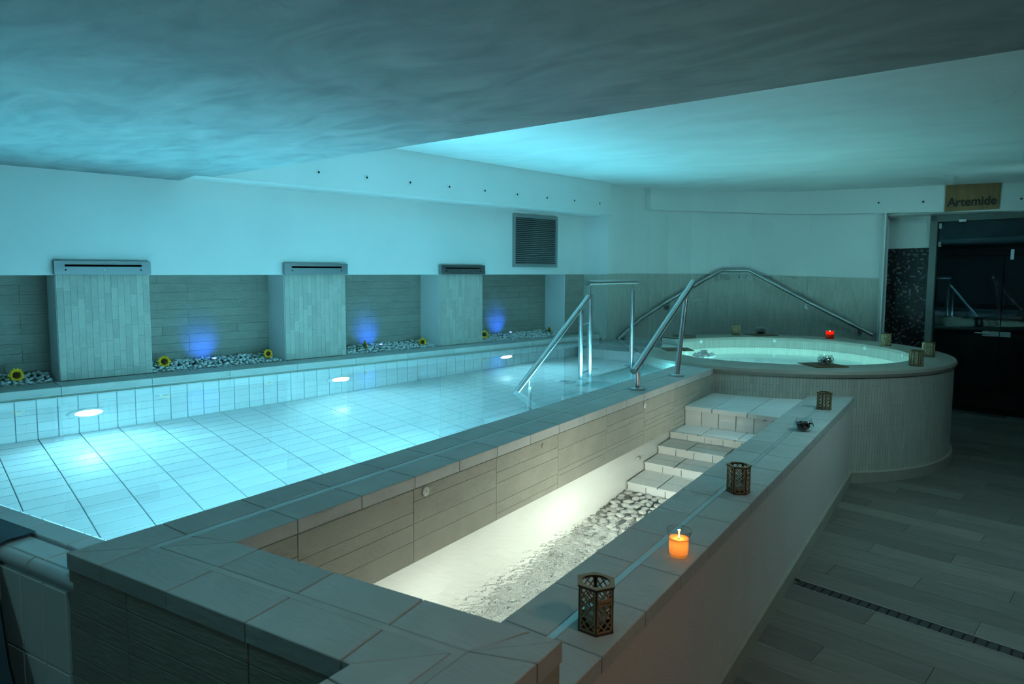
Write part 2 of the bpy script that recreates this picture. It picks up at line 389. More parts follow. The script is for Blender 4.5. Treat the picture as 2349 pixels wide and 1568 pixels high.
# stone planks at the back of each niche and on the last short pier
def planks(parent, t0, t1, z0, z1, n, joints, rows):
    z = z0
    for r in range(rows):
        h = (z1 - z0) / rows; js = [t0] + [j for j in joints if t0 + .03 < j < t1 - .03] + [t1]
        if r % 3 == 1: js = [t0] + [j + rnd.uniform(-.3, -.1) for j in js[1:-1]] + [t1]
        js = sorted(set(js))
        for a, b in zip(js, js[1:]):
            me = tile_mesh(round(b - a, 3) - .0012, .014 + rnd.choice((0, .001, .002)), h - .0012, '-y', 'stone_plank', .0008)
            link('tile', me, parent, W3((a + b) / 2, n + .004, z + h / 2), LRZ)
        z += h
NICHE = [(-1.09, .02), (.645, 1.756), (2.376, 3.512), (4.13, 5.54)]
for (a, b), js in zip(NICHE, ((-.155,), (1.04, 1.65), (2.877, 3.50), (4.62, 5.22))):
    planks(WALL, a, b, .82, TILETOP, -.342, js, 11)
planks(WALL, 5.545, T1, .853, TILETOP, 0.0, (), 11)
# coping along the pool, a stone course under it
t = -2.35; k = 0
while t < T1 - .02:
    e = min(t + .583, T1)
    link('tile', tile_mesh(round(e - t - .003, 3), .262, .05, 'z', 'stone'), WALL, W3((t + e) / 2, .149, ZC - .026), LRZ)
    link('tile', tile_mesh(round(e - t - .003, 3), .02, .018, '-y', 'stone_face', .001), WALL, W3((t + e) / 2, .272, .791), LRZ)
    t = e
wbox(MB(), -2.35, T1, .276, .284, .7985, .8035).build('trim_strip', 'strip', WALL)

# ------------------------------------------------------------------ pool basin
PT = 0.1225; ZF = -0.42
E0, E1 = Vector((-2.812, .838)), Vector((-2.09, .93)); ed = (E1 - E0).normalized(); en = Vector((-ed.y, ed.x))
XD0, XD1 = -1.985, -1.674
def eline(x): return E0.y + (x - E0.x) * ed.y / ed.x
PL = structure(wbox(MB(), -2.35, T1 + .1, .10, .268, -.6, ZW - .02).build('wall_pool_side', 'poolgrout'))
for c in range(-12, 48):
    for r in range(5):
        zt = ZW - .045 - r * .245; h = .245
        if r == 0:
            pass
        t = 0.139 - PT / 2 + c * PT
        if t + PT > T1: continue
        link('tile', tile_mesh(PT - .005, .012, h - .005, '-y', 'pooltile', .002), PL, W3(t + PT / 2, .272, zt - h / 2), LRZ)
for c in range(-6, 24):
    t = 0.139 - PT / 2 + c * 2 * PT
    if t + 2 * PT > T1: continue
    link('tile', tile_mesh(2 * PT - .002, .012, .045, '-y', 'pooltile', .002), PL, W3(t + PT, .272, ZW - .0225), LRZ)
PF = structure(MB().prism([(-5.9, .3), (-1.9, .8), (-1.9, 9.2), (-3.4, 9.2), W2(6.2, .2), W2(-2.4, .2)], -.7, ZF - .012).build('floor_pool', 'poolgrout'))
cells = []
for c in range(-8, 30):
    for r in range(0, 30):
        t = 0.139 - PT / 2 + c * 2 * PT; n = .28 + r * PT
        poly = [W2(t + .002, n + .002), W2(t + 2 * PT - .002, n + .002), W2(t + 2 * PT - .002, n + PT - .002), W2(t + .002, n + PT - .002)]
        full = parea(poly)
        if sum(poly[i][0] * poly[(i + 1) % 4][1] - poly[(i + 1) % 4][0] * poly[i][1] for i in range(4)) < 0: poly = poly[::-1]
        q = clip(poly, (XD0, 0), (XD0, 9)); q = clip(q, tuple(E0), tuple(E1)) if q else q; q = clip(q, (0, 7.9), (-9, 7.9)) if q else q
        if not q or parea(q) < 2e-4: continue
        cx = sum(p[0] for p in q) / len(q); cyy = sum(p[1] for p in q) / len(q)
        if math.hypot(cx + 1.72, cyy - 7.08) < 1.3: continue
        cells.append((cyy * .75 - cx * .6, t, n, q, parea(q) > full * .995))
cells.sort(key=lambda c: c[0])
far = MB()
for i, (d, t, n, q, full) in enumerate(cells):
    if i < 299:
        if full: link('tile', tile_mesh(2 * PT - .005, PT - .005, .012, 'z', 'pooltile', .002), PF, W3(t + PT, n + PT / 2, ZF - .006), LRZ)
        else: MB().prism(q, ZF - .012, ZF).build('tile', 'pooltile', PF)
    else: far.prism(q, ZF - .012, ZF)
stuff(far.build('tile_field', 'pooltile', PF))
structure(MB().prism([W2(-1.395, .268), W2(T1, .268), (-3.72, 7.76), (-3.55, 8.3), (-2.9, 7.9), (-2.75, 7.4), (-2.45, 6.4), (-2.1, 5.7), (XD0 + .01, 5.6), (XD0 + .01, eline(XD0))], ZW - 1e-4, ZW).build('water_pool', 'water_pool'))
WP = bpy.data.objects['water_pool']; bm = bmesh.new(); bm.from_mesh(WP.data)
bmesh.ops.delete(bm, geom=[f for f in bm.faces if f.normal.z < .5], context='FACES'); bm.to_mesh(WP.data); bm.free()
# near overflow edge of the pool
NW = structure(MB().prism([(-5.6, eline(-5.6) - .02), (-1.98, eline(-1.98) - .02), (-1.98, eline(-1.98) - .19), (-5.6, eline(-5.6) - .19)], -.6, .765).build('wall_pool_near', 'poolgrout'))
EA = math.atan2(ed.y, ed.x)
for i in range(16):
    c = E1 + ed * (.105 - .245 * (i + .5))
    p = c - en * .045; link('tile', tile_mesh(.241, .082, .02, 'z', 'pooltile'), NW, (p.x, p.y, .775), EA)
    p = c + ed * .05 - en * .137; link('tile', tile_mesh(.241, .075, .02, 'z', 'pooltile'), NW, (p.x, p.y, .773), EA)
    a = c - ed * .119 - en * .178; b = c + ed * .119 - en * .178
    MB().tube([(a.x, a.y, .756), (b.x, b.y, .756)], .024, 12).build('nosing_tile', 'pooltile', NW, True)
for i in range(32):
    for r in range(3):
        c = E1 + ed * (.06 - PT * (i + .5)) - en * .194
        link('tile', tile_mesh(PT - .004, .012, .245 - .004, '-y', 'steptile'), NW, (c.x, c.y, .73 - .245 * r - .1225), EA)

# towel hung over the near pool edge at the frame's left
TW = thing('towel', 'pale blue towel draped over the near pool edge at the left frame edge', 'towel', (0, 0, 0))
tw = MB(); cols = 26; prof = [(-.085, .788), (-.13, .789), (-.175, .790), (-.200, .782), (-.212, .76), (-.214, .70), (-.216, .60), (-.22, .48), (-.222, .34), (-.224, .20)]
for si, side in enumerate((0, .006)):
    for i in range(cols):
        for jx, (dn, z) in enumerate(prof):
            drop = max(0, .77 - z); x = -3.10 + .70 * i / (cols - 1) + .5 * drop * (i / (cols - 1)) ** 3
            wv = math.sin(i * .95) * .016 * min(1, drop * 3) + math.sin(i * .41 + 1) * .010 * min(1, drop * 3)
            q = Vector((x, eline(x))) + en * (dn - abs(wv) * 1.2 - side * (1 if drop > 0 else 0)); tw.v.append((q.x, q.y, z + (.006 - side if drop == 0 else 0)))
for si in range(2):
    o_ = si * cols * len(prof)
    for i in range(cols - 1):
        for jx in range(len(prof) - 1):
            a = o_ + i * len(prof) + jx; f_ = (a, a + 1, a + len(prof) + 1, a + len(prof)); tw.f.append(f_ if si else f_[::-1])
tw.build('cloth', mat('blue_towelling', (.11, .17, .21), .95, bump=.4, bscale=300), TW, True)

# ------------------------------------------------------------------ divider, front block, bath side wall
def coping_run(parent, a0, a1, b0, b1, z, spacing, s0, th=.046, mid=.5, strip=.024, m='stone', sm='strip'):
    a0, a1, b0, b1 = map(Vector, (a0, a1, b0, b1)); d = ((a1 - a0).normalized() + (b1 - b0).normalized()).normalized(); wd = (b0 - a0).length
    def edge(f): return a0.lerp(b0, f), a1.lerp(b1, f)
    for f0, f1, off in ((0, mid - .5 * strip / .3, 0), (mid + .5 * strip / .3, 1, 0.14)):
        p0, p1 = edge(f0); q0, q1 = edge(f1); g = .0018
        org = min(a0.dot(d), b0.dot(d), a1.dot(d), b1.dot(d)); end = max(a0.dot(d), b0.dot(d), a1.dot(d), b1.dot(d)); s = org - spacing + s0
        while s < end:
            def at(x0, x1, sv):
                lo, hi = x0.dot(d), x1.dot(d); sv = min(max(sv, lo), hi); return x0 + (x1 - x0) * ((sv - lo) / max(hi - lo, 1e-6))
            quad = [at(p0, p1, s + g), at(p0, p1, s + spacing - g), at(q0, q1, s + spacing - g), at(q0, q1, s + g)]
            pts = []
            for v in quad:
                if not pts or (v - pts[-1]).length > .004: pts.append(v)
            if len(pts) > 2 and (pts[0] - pts[-1]).length < .004: pts.pop()
            if len(pts) > 2 and parea([tuple(v) for v in pts]) > 1.5e-3:
                MB().prism([tuple(v) for v in pts], z - th, z, .002).build('tile', m, parent)
            s += spacing
    p0, p1 = edge(mid - .46 * strip / .3); q0, q1 = edge(mid + .46 * strip / .3)
    MB().prism([tuple(p0), tuple(p1), tuple(q1), tuple(q0)], z - th, z - .0015).build('trim_strip', sm, parent)

DIV = structure(MB().prism([(XD0 + .012, .78), (XD1 - .012, 1.02), (XD1 - .012, 5.62), (XD0 + .012, 5.7)], .50, .806).build('wall_divider', 'mortar'))
MB().prism([(XD0 + .012, .78), (XD1 - .008, 1.02), (XD1 - .008, 5.62), (XD0 + .012, 5.7)], -.6, .505).build('bath_side', 'bathwhite', DIV)
coping_run(DIV, (XD0, .742), (XD0, 5.62), (XD1, 1.067), (XD1, 5.55), ZC, .2755, .27)
# stone panels cut into courses on the bath side
js = [.92, 1.286 - .0, 1.829, 2.381, 2.934, 3.497, 4.05, 4.60, 5.15, 5.6]
for a, b in zip(js, js[1:]):
    z = .513; cs = []
    while z < .80:
        h = rnd.choice((.03, .05, .07, .09, .11)); cs.append(h); z += h
    s = (.803 - .513) / sum(cs); z = .513
    for h in cs:
        h *= s; me = tile_mesh(round(b - a - .002, 3), .016 + rnd.choice((0, 0, .0008)), round(h - .0009, 4), 'x', 'stone_face', .0008)
        link('tile', me, DIV, (XD1 - .008, (a + b) / 2, z + h / 2)); z += h
# the pool side of the divider
MB().box((XD0, .9, -.6), (XD0 + .02, 5.6, .80)).build('pool_side', 'pooltile', DIV)
def small_cap(p, d, r, label, name='wall_cap', m='white'):
    o = MB().disc(p, d, r, .006).lathe([(0, 0)], 3).build(name, m, None, True); return o
for (y, z), lb in zip(((1.896, .779), (4.05, .77)), ('round white jet cap on the stone divider nearer the block', 'round white jet cap on the stone divider nearer the landing')):
    p = Vector((XD1 + .002, y, z)); t = thing('jet_cap', lb, 'jet cap', p, 0, 'caps on the bath wall')
    b = MB(); b.v = []; b.tube([(0, 0, 0), (.004, 0, 0), (.008, 0, 0)], [.019, .019, .012], 20).build('cover', 'white', t, True)
    MB().tube([(.008, 0, 0), (.0095, 0, 0)], .006, 12).build('screw', 'steel', t, True)
t = thing('water_inlet', 'small dark round inlet hole in the divider above the lit water', 'inlet', (XD1 + .001, 2.78, .773))
MB().tube([(0, 0, 0), (.002, 0, 0)], .010, 16).build('bore', 'black', t, True); MB().tube([(0, 0, 0), (.003, 0, 0)], .013, 16).build('ring', 'stone_face', t, True)
t = thing('underwater_lamp', 'unlit round white lamp under water beside the bath steps', 'lamp', (XD1 - .004, 3.976, .255))
MB().tube([(0, 0, 0), (.012, 0, 0)], .032, 24).build('flange', 'white', t, True); MB().tube([(.012, 0, 0), (.016, 0, 0)], .018, 20).build('lens', 'steel', t, True)

# front block with its arm towards the viewer
A, Bq, Cq, D = (XD0, .740), (-.958, .856), (-.66, 1.182), (XD1, 1.067)
BLK = structure(MB().prism([(XD0 + .02, .762), (-.94, .878), (-.69, 1.16), (XD1, 1.045)], .36, .806).prism([(-.94, .90), (-.94, -.8), (-.675, -.8), (-.675, 1.16)], -.4, .806).build('wall_front', 'mortar'))
coping_run(BLK, A, Bq, D, Cq, ZC, .283, .16, sm='stone')
coping_run(BLK, Bq, (-.958, -.8), Cq, (-.66, -.8), ZC, .283, .1, sm='stone')
fd = Vector((Bq[0] - A[0], Bq[1] - A[1])); FL = fd.length; fd.normalize(); fA = math.atan2(fd.y, fd.x)
s = 0.0
for wseg in (.27, .46, .29):
    zz = .803
    for h in (.05, .07, .045, .085, .06, .06, .073):
        c = Vector(A) + fd * (s + wseg / 2); nn = Vector((fd.y, -fd.x)); c = c - nn * .014
        link('tile', tile_mesh(wseg - .003, .022, h - .002, '-y', 'stone_face', .0012), BLK, (c.x, c.y, zz - h / 2), fA); zz -= h
    s += wseg
yy = 1.178
for i in range(4):
    link('tile', tile_mesh(.47, .02, .79, 'x', 'stone_face', .0015), BLK, (-.672, yy - .236, .41)); yy -= .474
    link('tile', tile_mesh(.47, .02, .79, '-y', 'stone_face', .0015), BLK, (-.948, yy + .15, .41), R(-90))
MB().prism([(XD0 + .01, .775), (-.95, .89), (-.95, 1.0), (XD0 + .01, .95)], -.4, .365).build('lower_wall', 'poolgrout', BLK)
for i in range(9):
    for r in range(3):
        c = Vector(A) + fd * (PT * (i + .5) - .06) - Vector((fd.y, -fd.x)) * .028
        link('tile', tile_mesh(PT - .004, .014, .241, '-y', 'steptile'), BLK, (c.x, c.y, .355 - .245 * r - .1225), fA)

Z2 = .677; XR0, XR1 = -.99, -.694
RW = structure(MB().prism([(XR0 + .008, 1.13), (XR1 - .012, 1.15), (XR1 - .012, 5.83), (XR0 + .008, 5.75)], -.4, Z2 - .04).build('wall_bath', 'plaster_warm'))
coping_run(RW, (XR0, 1.12), (XR0, 5.70), (XR1, 1.15), (XR1, 5.80), Z2, .2755, .05)
MB().prism([(XR1 - .014, 1.2), (XR1 + .004, 1.2), (XR1 + .004, 5.82), (XR1 - .014, 5.82)], -.01, .085, .004).build('baseboard_bath', 'stone_face', RW)
MB().prism([(XR0 + .006, 1.1), (XR0 + .012, 1.1), (XR0 + .012, 5.7), (XR0 + .006, 5.7)], -.4, Z2 - .045).build('bath_side', 'bathwhite', RW)

# bath floor, landing and steps
ZB = -.22
BF = structure(MB().prism([(XD1 - .02, 1.0), (XR0 + .02, 1.1), (XR0 + .02, 5.7), (XD1 - .02, 5.6)], -.5, ZB).build('floor_bath', mat('grey_bath_floor', (.30, .30, .28), .7)))
steps = [(4.816, 5.62, .648), (4.52, 4.86, .505), (4.30, 4.56, .30), (4.07, 4.34, .11), (3.80, 4.11, -.055)]
prev = None
for i, (y0, y1, z) in enumerate(steps):
    zl = steps[i + 1][2] if i < 4 else ZB
    S = structure(MB().box((XD1 - .004, y0 + .014, ZB - .02), (XR0 + .004, 5.62, z - .014)).build('step', 'grout_dark')); S.name = 'trim_step'
    y = y0
    k = 0
    dd = .1225 if i else .1225
    rows = [(y0 - .008, y0 + .115)] + [(y0 + .115 + .1225 * j, y0 + .115 + .1225 * (j + 1)) for j in range(12) if y0 + .115 + .1225 * j < y1]
    for j, (ya, yb) in enumerate(rows):
        yb = min(yb, y1 + .01)
        if yb - ya < .02: continue
        xs = [XD1, XD1 + .20, XD1 + .445, XR0]
        for xa, xb in zip(xs, xs[1:]):
            link('tile', tile_mesh(round(xb - xa - .007, 4), round(yb - ya - (.002 if i == 0 else .003), 4), .014 if j else .032, 'z', 'steptile', .004 if j == 0 else .0015), S, ((xa + xb) / 2, (ya + yb) / 2, z - (.007 if j else .016)))
    hr = z - .034 - zl
    xs = [XD1 + PT * j for j in range(6)] + [XR0]
    for xa, xb in zip(xs, xs[1:]):
        if xb - xa > .02: link('tile', tile_mesh(round(xb - xa - .004, 4), .014, round(hr, 4), '-y', 'steptile', .0015), S, ((xa + xb) / 2, y0 + .012, z - .034 - hr / 2))
structure(MB().quadface([(XD1 - .01, 1.04, .513), (XR0 + .01, 1.12, .513), (XR0 + .01, 4.53, .513), (XD1 - .01, 4.53, .513)]).build('water_bath', 'water_bath'))

# ------------------------------------------------------------------ hot tub
TC = Vector((-1.72, 7.08))
RO = [(-136, 1.12), (-124, 1.35), (-106, 1.53), (-85, 1.61), (-60, 1.635), (-30, 1.63), (-5, 1.62), (38, 1.63), (77, 1.67), (111, 1.57), (135, 1.40), (158, 1.30)]
RI = [(-136, .82), (-124, 1.00), (-106, 1.16), (-85, 1.24), (-60, 1.29), (-30, 1.32), (-5, 1.32), (38, 1.32), (77, 1.36), (111, 1.22), (135, 1.08), (158, .98)]
def rad(tab, th):
    for (a, ra), (b, rb) in zip(tab, tab[1:]):
        if a <= th <= b:
            i = tab.index((a, ra)); p = tab[max(i - 1, 0)][1]; q = tab[min(i + 2, len(tab) - 1)][1]; f = (th - a) / (b - a)
            return .5 * ((2 * ra) + (-p + rb) * f + (2 * p - 5 * ra + 4 * rb - q) * f * f + (-p + 3 * ra - 3 * rb + q) * f ** 3)
    return tab[-1][1] if th > tab[-1][0] else tab[0][1]
ZT, ZTW = .88, .745
def tp(th, r): return (TC.x + r * math.cos(R(th)), TC.y + r * math.sin(R(th)))
TUB = thing('hot_tub', 'large round stone hot tub clad in upright mosaic with candles on its rim', 'hot tub', (0, 0, 0))
TH = [-136 + i * 3 for i in range(99)]
mo, mi, mr, ms = MB(), MB(), MB(), MB(); u = 0
for a, b in zip(TH, TH[1:]):
    pa, pb = tp(a, rad(RO, a)), tp(b, rad(RO, b)); du = math.dist(pa, pb)
    mo.quadface([(*pa, -.02), (*pb, -.02), (*pb, ZT - .03), (*pa, ZT - .03)], [(u, 0), (u + du, 0), (u + du, .9), (u, .9)])
    qa, qb = tp(a, rad(RI, a)), tp(b, rad(RI, b))
    mi.quadface([(*qb, .15), (*qa, .15), (*qa, ZT - .02), (*qb, ZT - .02)], [(u + du, 0), (u, 0), (u, .75), (u + du, .75)])
    prof = [(0, -.055, .012), (0, -.03, .022), (0, -.008, .012), (0, 0, -.015), (1, 0, .02), (1, -.012, 0), (1, -.04, -.004)]
    for (s0, z0, o0), (s1, z1, o1) in zip(prof, prof[1:]):
        def pt(th, s_, z_, o_): r = (rad(RO, th) + o_) if s_ == 0 else (rad(RI, th) + o_); return (*tp(th, r), ZT + z_)
        mr.quadface([pt(a, s0, z0, o0), pt(b, s0, z0, o0), pt(b, s1, z1, o1), pt(a, s1, z1, o1)])
    if -85 < a < 60:
        sa, sb = rad(RO, a), rad(RO, b)
        ms.quadface([(*tp(a, sa + .02), -.01), (*tp(b, sb + .02), -.01), (*tp(b, sb + .02), .08), (*tp(a, sa + .02), .08)])
        ms.quadface([(*tp(a, sa + .02), .08), (*tp(b, sb + .02), .08), (*tp(b, sb), .088), (*tp(a, sa), .088)])
    u += du
for th in (-136, 158):
    pa, qa = tp(th, rad(RO, th)), tp(th, rad(RI, th)); quad = [(*pa, -.1), (*qa, -.1), (*qa, ZT - .01), (*pa, ZT - .01)]
    mo.quadface(quad, [(0, 0), (.3, 0), (.3, .9), (0, .9)])
def merge(o):
    bm = bmesh.new(); bm.from_mesh(o.data); bmesh.ops.remove_doubles(bm, verts=bm.verts, dist=1e-4); bmesh.ops.recalc_face_normals(bm, faces=bm.faces); bm.to_mesh(o.data); bm.free()
    for p in o.data.polygons: p.use_smooth = True
    o.data.set_sharp_from_angle(angle=R(40)); return o
merge(mo.build('outer_wall', 'mosaic', TUB)); merge(mi.build('inner_wall', 'mosaic', TUB)); merge(mr.build('rim', 'rim', TUB)); merge(ms.build('plinth', 'rim', TUB))
ring = [tp(a, rad(RI, a) + .01) for a in TH]
MB().prism(ring, .0, .16).build('basin_floor', 'pooltile', TUB)
sa, sb = tp(-136, .90), tp(158, 1.04); sa2, sb2 = tp(-136, 1.1), tp(158, 1.28)
MB().prism([sa, sb, sb2, sa2], -.4, .80).build('entry_sill', 'steptile', TUB)
structure(MB().quadface([(*p, ZTW) for p in ring]).build('water_tub', 'water_tub'))
for th in (140, 96, 52, 24):
    p = tp(th, rad(RI, th) - .002); d = Vector((TC.x - p[0], TC.y - p[1], 0)).normalized()
    MB().tube([(*p, .83), (p[0] + d.x * .006, p[1] + d.y * .006, .83)], .02, 16).build('jet', 'white', TUB, True)

# pool steps beside the tub, on the divider side
prevy = None
for i, (y0, z) in enumerate(((4.92, .70), (4.66, .50), (4.42, .30), (4.19, .10), (3.95, -.12))):
    S = structure(MB().box((-2.50, y0 + .012, ZF - .02), (XD0 - .001, 6.35 if i == 0 else 4.95, z - .012)).build('trim_pool_step', 'poolgrout'))
    y1 = (4.92, 4.66, 4.42, 4.19)[i - 1] if i else 6.2
    y = y0; xs = [-2.50, -2.255, -2.01 + .02]
    while y < y1 - .01:
        ye = min(y + PT * (1 if i else 2), y1)
        for xa, xb in ((-2.475, -2.23), (-2.23, XD0)):
            link('tile', tile_mesh(round(xb - xa - .003, 4), round(ye - y - .003, 4), .012, 'z', 'pooltile', .0015), S, ((xa + xb) / 2, (y + ye) / 2, z - .006))
        y = ye
    for j in range(4):
        xa = -2.5 + PT * j; xb = min(xa + PT, XD0)
        link('tile', tile_mesh(round(xb - xa - .003, 4), .012, .19, '-y', 'pooltile', .0015), S, ((xa + xb) / 2, y0 + .006, z - .11))
    MB().box((-2.505, y0 - .004, z - .02), (-2.475, y1, z + .001)).build('nosing', 'white', S)
# steps in the far corner of the pool
for y0, z in ((7.15, .30), (7.5, .55), (7.85, .74)):
    structure(MB().box((-3.8, y0, ZF), (-2.6, 9.0, z)).build('trim_far_step', 'pooltile'))
for i, (x, y) in enumerate(((-3.17, 5.67), (-3.25, 6.45))):
    t = thing('pool_drain', ('round drain cover on the pool floor near the steps', 'larger drain grate on the pool floor beyond the handrail')[i], 'drain', (x, y, ZF), 0, 'drains in the pool floor')
    MB().lathe([(.001, .012), (.09, .012), (.105, .006), (.11, 0)], 24).build('cover', 'pooltile', t, True)
    for a in range(5): MB().box((-.05, -.045 + a * .02, .0125), (.05, -.037 + a * .02, .0135)).build('slot', 'grout_dark', t)

# ------------------------------------------------------------------ far curved wall, beam and door recess
WP_ = [W2(T1, 0), (-3.735, 7.75), (-3.62, 8.3), (-3.52, 8.58), (-3.37, 8.87), (-3.15, 9.13), (-2.93, 9.30), (-2.7, 9.42), (-2.45, 9.51), (-2.2, 9.57), (-1.75, 9.605), (-.9, 9.53)]
def tilez(p): return 1.622 if p[0] < -2.9 else 1.622 - .03 * (p[0] + 2.9)
def offs(path, o):
    out = []
    for i, p in enumerate(path):
        a = Vector(path[max(i - 1, 0)]); b = Vector(path[min(i + 1, len(path) - 1)]); d = (b - a).normalized(); out.append((p[0] + d.y * o, p[1] - d.x * o))
    return out
up, lo = MB(), MB(); u = 0; pl = offs(WP_, .012)
pl[0], pl[1] = WP_[0], (WP_[1][0] + .004, WP_[1][1] - .01)
for i in range(len(WP_) - 1):
    a, b = WP_[i], WP_[i + 1]; c, d = pl[i], pl[i + 1]; L_ = math.dist(a, b); ta, tb = (TILETOP, TILETOP) if i == 0 else (tilez(a), tilez(b))
    up.quadface([(*a, ta - .02), (*b, tb - .02), (*b, 3.0), (*a, 3.0)])
    lo.quadface([(*c, -.5), (*d, -.5), (*d, tb), (*c, ta)], [(u, 0), (u + L_, 0), (u + L_, tb + .5), (u, ta + .5)])
    lo.quadface([(*c, ta), (*d, tb), (*b, tb), (*a, ta)], [(u, 0), (u + .01, 0), (u + .01, .01), (u, .01)])
    u += L_
back = offs(WP_, -.25)
for i in range(len(WP_) - 1):
    up.quadface([(*back[i], -.5), (*back[i + 1], -.5), (*back[i + 1], 3.0), (*back[i], 3.0)][::-1])
FW = structure(up.build('wall_far', 'plaster')); lo.build('mosaic_cladding', 'mosaic_far', FW)
for o in (FW,):
    pass
# beam running round under the ceiling
BP = [(-3.46, 8.44), (-3.30, 8.72), (-3.08, 8.98), (-2.85, 9.15), (-2.6, 9.29), (-2.3, 9.41), (-2.0, 9.49), (-1.77, 9.53), (-.9, 9.449), (.39, 9.329), (3.1, 9.08)]
bz = lambda p: 2.47 if p[0] < -3 else (2.47 - (p[0] + 3) * .06 if p[0] < -1.7 else (2.392 - (p[0] + 1.7) * .042))
BB = offs(BP, -.2)
mb = MB()
for i in range(len(BP) - 1):
    a, b, c, d = BP[i], BP[i + 1], BB[i], BB[i + 1]
    mb.quadface([(*a, bz(a)), (*b, bz(b)), (*b, 3.0), (*a, 3.0)]); mb.quadface([(*c, bz(a)), (*d, bz(b)), (*b, bz(b)), (*a, bz(a))])
mb.quadface([(*BB[0], bz(BP[0])), (*BP[0], bz(BP[0])), (*BP[0], 3.0), (*BB[0], 3.0)])
structure(mb.build('trim_beam', 'plaster'))
# recess with the doors
def DPy(x): return 9.81 - .2145 * (x + .147)
structure(MB().prism([(-.9, 9.45), (-.885, 9.45), (-.905, DPy(-.905)), (-.93, DPy(-.93) + .1), (-1.0, 9.9), (-.95, 9.55)], -.3, 2.5).build('wall_recess', 'plaster'))
structure(MB().prism([(-.95, 9.43), (3.1, 9.1), (3.1, 10.3), (-.95, 10.3)], 2.30, lambda p: 3.0).build('ceiling_recess', 'plaster'))
bpy.data.objects['ceiling_recess'].data.transform(Matrix.Translation((0, .16, .03)))
WB = structure(MB().prism([(-.93, DPy(-.93)), (-.44, DPy(-.44)), (-.44, DPy(-.44) + .15), (-.93, DPy(-.93) + .15)], -.3, 2.5).build('wall_door_side', 'plaster'))
a, b = Vector((-.915, DPy(-.915) - .012)), Vector((-.455, DPy(-.455) - .012)); L_ = (b - a).length
MB().quadface([(*a, -.1), (*b, -.1), (*b, 1.94), (*a, 1.94)], [(0, 0), (L_, 0), (L_, 2.04), (0, 2.04)]).build('mosaic_panel', 'blackmosaic', WB)
DA = math.atan2(-.2145, 1)
DR = structure(MB().box((-.075, -.05, -.02), (0, .05, 2.33)).box((-.075, -.05, 2.25), (2.9, .05, 2.36)).build('door_frame', 'doorframe')); DR.name = 'door_1'
DR.location = (-.375, DPy(-.375), 0); DR.rotation_euler = (0, 0, DA)
dx0 = .01
MB().box((dx0, -.006, .02), (.655, .006, 1.835)).build('leaf_glass', 'glassdoor', DR); MB().box((.663, -.006, .02), (1.45, .006, 1.835)).build('leaf_glass', 'glassdoor', DR)
MB().box((dx0, -.006, 1.842), (2.9, .006, 2.25)).build('transom_glass', 'glassdoor', DR); MB().box((1.458, -.006, .02), (2.9, .006, 1.835)).build('side_glass', 'glassdoor', DR)
MB().box((dx0, .008, .02), (.655, .010, 1.80)).build('frost_film', 'frost', DR); MB().box((.663, .008, .02), (1.45, .010, 1.80)).build('frost_film', 'frost', DR)
MB().box((dx0, -.02, .0), (2.9, .02, .02)).build('threshold', 'black', DR)
h = MB().box((.50, -.035, .90), (.76, -.008, .958)).build('lock_plate', 'steel', DR); MB().tube([(.56, -.05, .93), (.43, -.05, .935)], .007, 8).build('lever', 'steel', h, True); MB().box((.655, -.0355, .90), (.663, -.0352, .958)).build('gap', 'black', h)
MB().box((.715, -.03, 1.785), (.745, -.008, 1.90)).build('hinge_patch', 'steel', DR)
for z in (2.17, 1.95): MB().box((.012, -.03, z), (.04, -.006, z + .06)).build('glass_clamp', 'alu', DR)
MB().box((.22, -.08, 2.235), (.29, -.05, 2.265)).build('closer', 'white', DR)
structure(MB().box((-1.0, 10.6, -.3), (3.2, 10.7, 3.0)).build('wall_beyond', 'grout_dark'))
# wooden sign on the beam
sp = Vector((-.06, 9.358)); SA = math.atan2(9.349 - 9.394, .493)
SG = thing('wooden_sign', 'wooden plaque with black lettering above the dark glass door', 'sign', (-.063, 9.364, 2.335), SA)
MB().box((-.247, -.012, 0), (.247, .004, .30)).build('board', 'signwood', SG)
fc = bpy.data.curves.new('lettering', 'FONT'); fc.body = 'Artemide'; fc.size = .135; fc.align_x = 'CENTER'; fc.extrude = .001; fc.offset = .0028
fc.materials.append(M['ink'])
def text_mesh(curve):
    o_ = bpy.data.objects.new('lettering', curve); COL.objects.link(o_); dg = bpy.context.evaluated_depsgraph_get()
    me_ = bpy.data.meshes.new_from_object(o_.evaluated_get(dg)); bpy.data.objects.remove(o_); me_.name = 'lettering'; return me_
fo = link('lettering', text_mesh(fc), SG, (0, -.0135, .055)); fo.rotation_euler = (R(90), 0, 0); fo.scale = (.86, 1, 1)
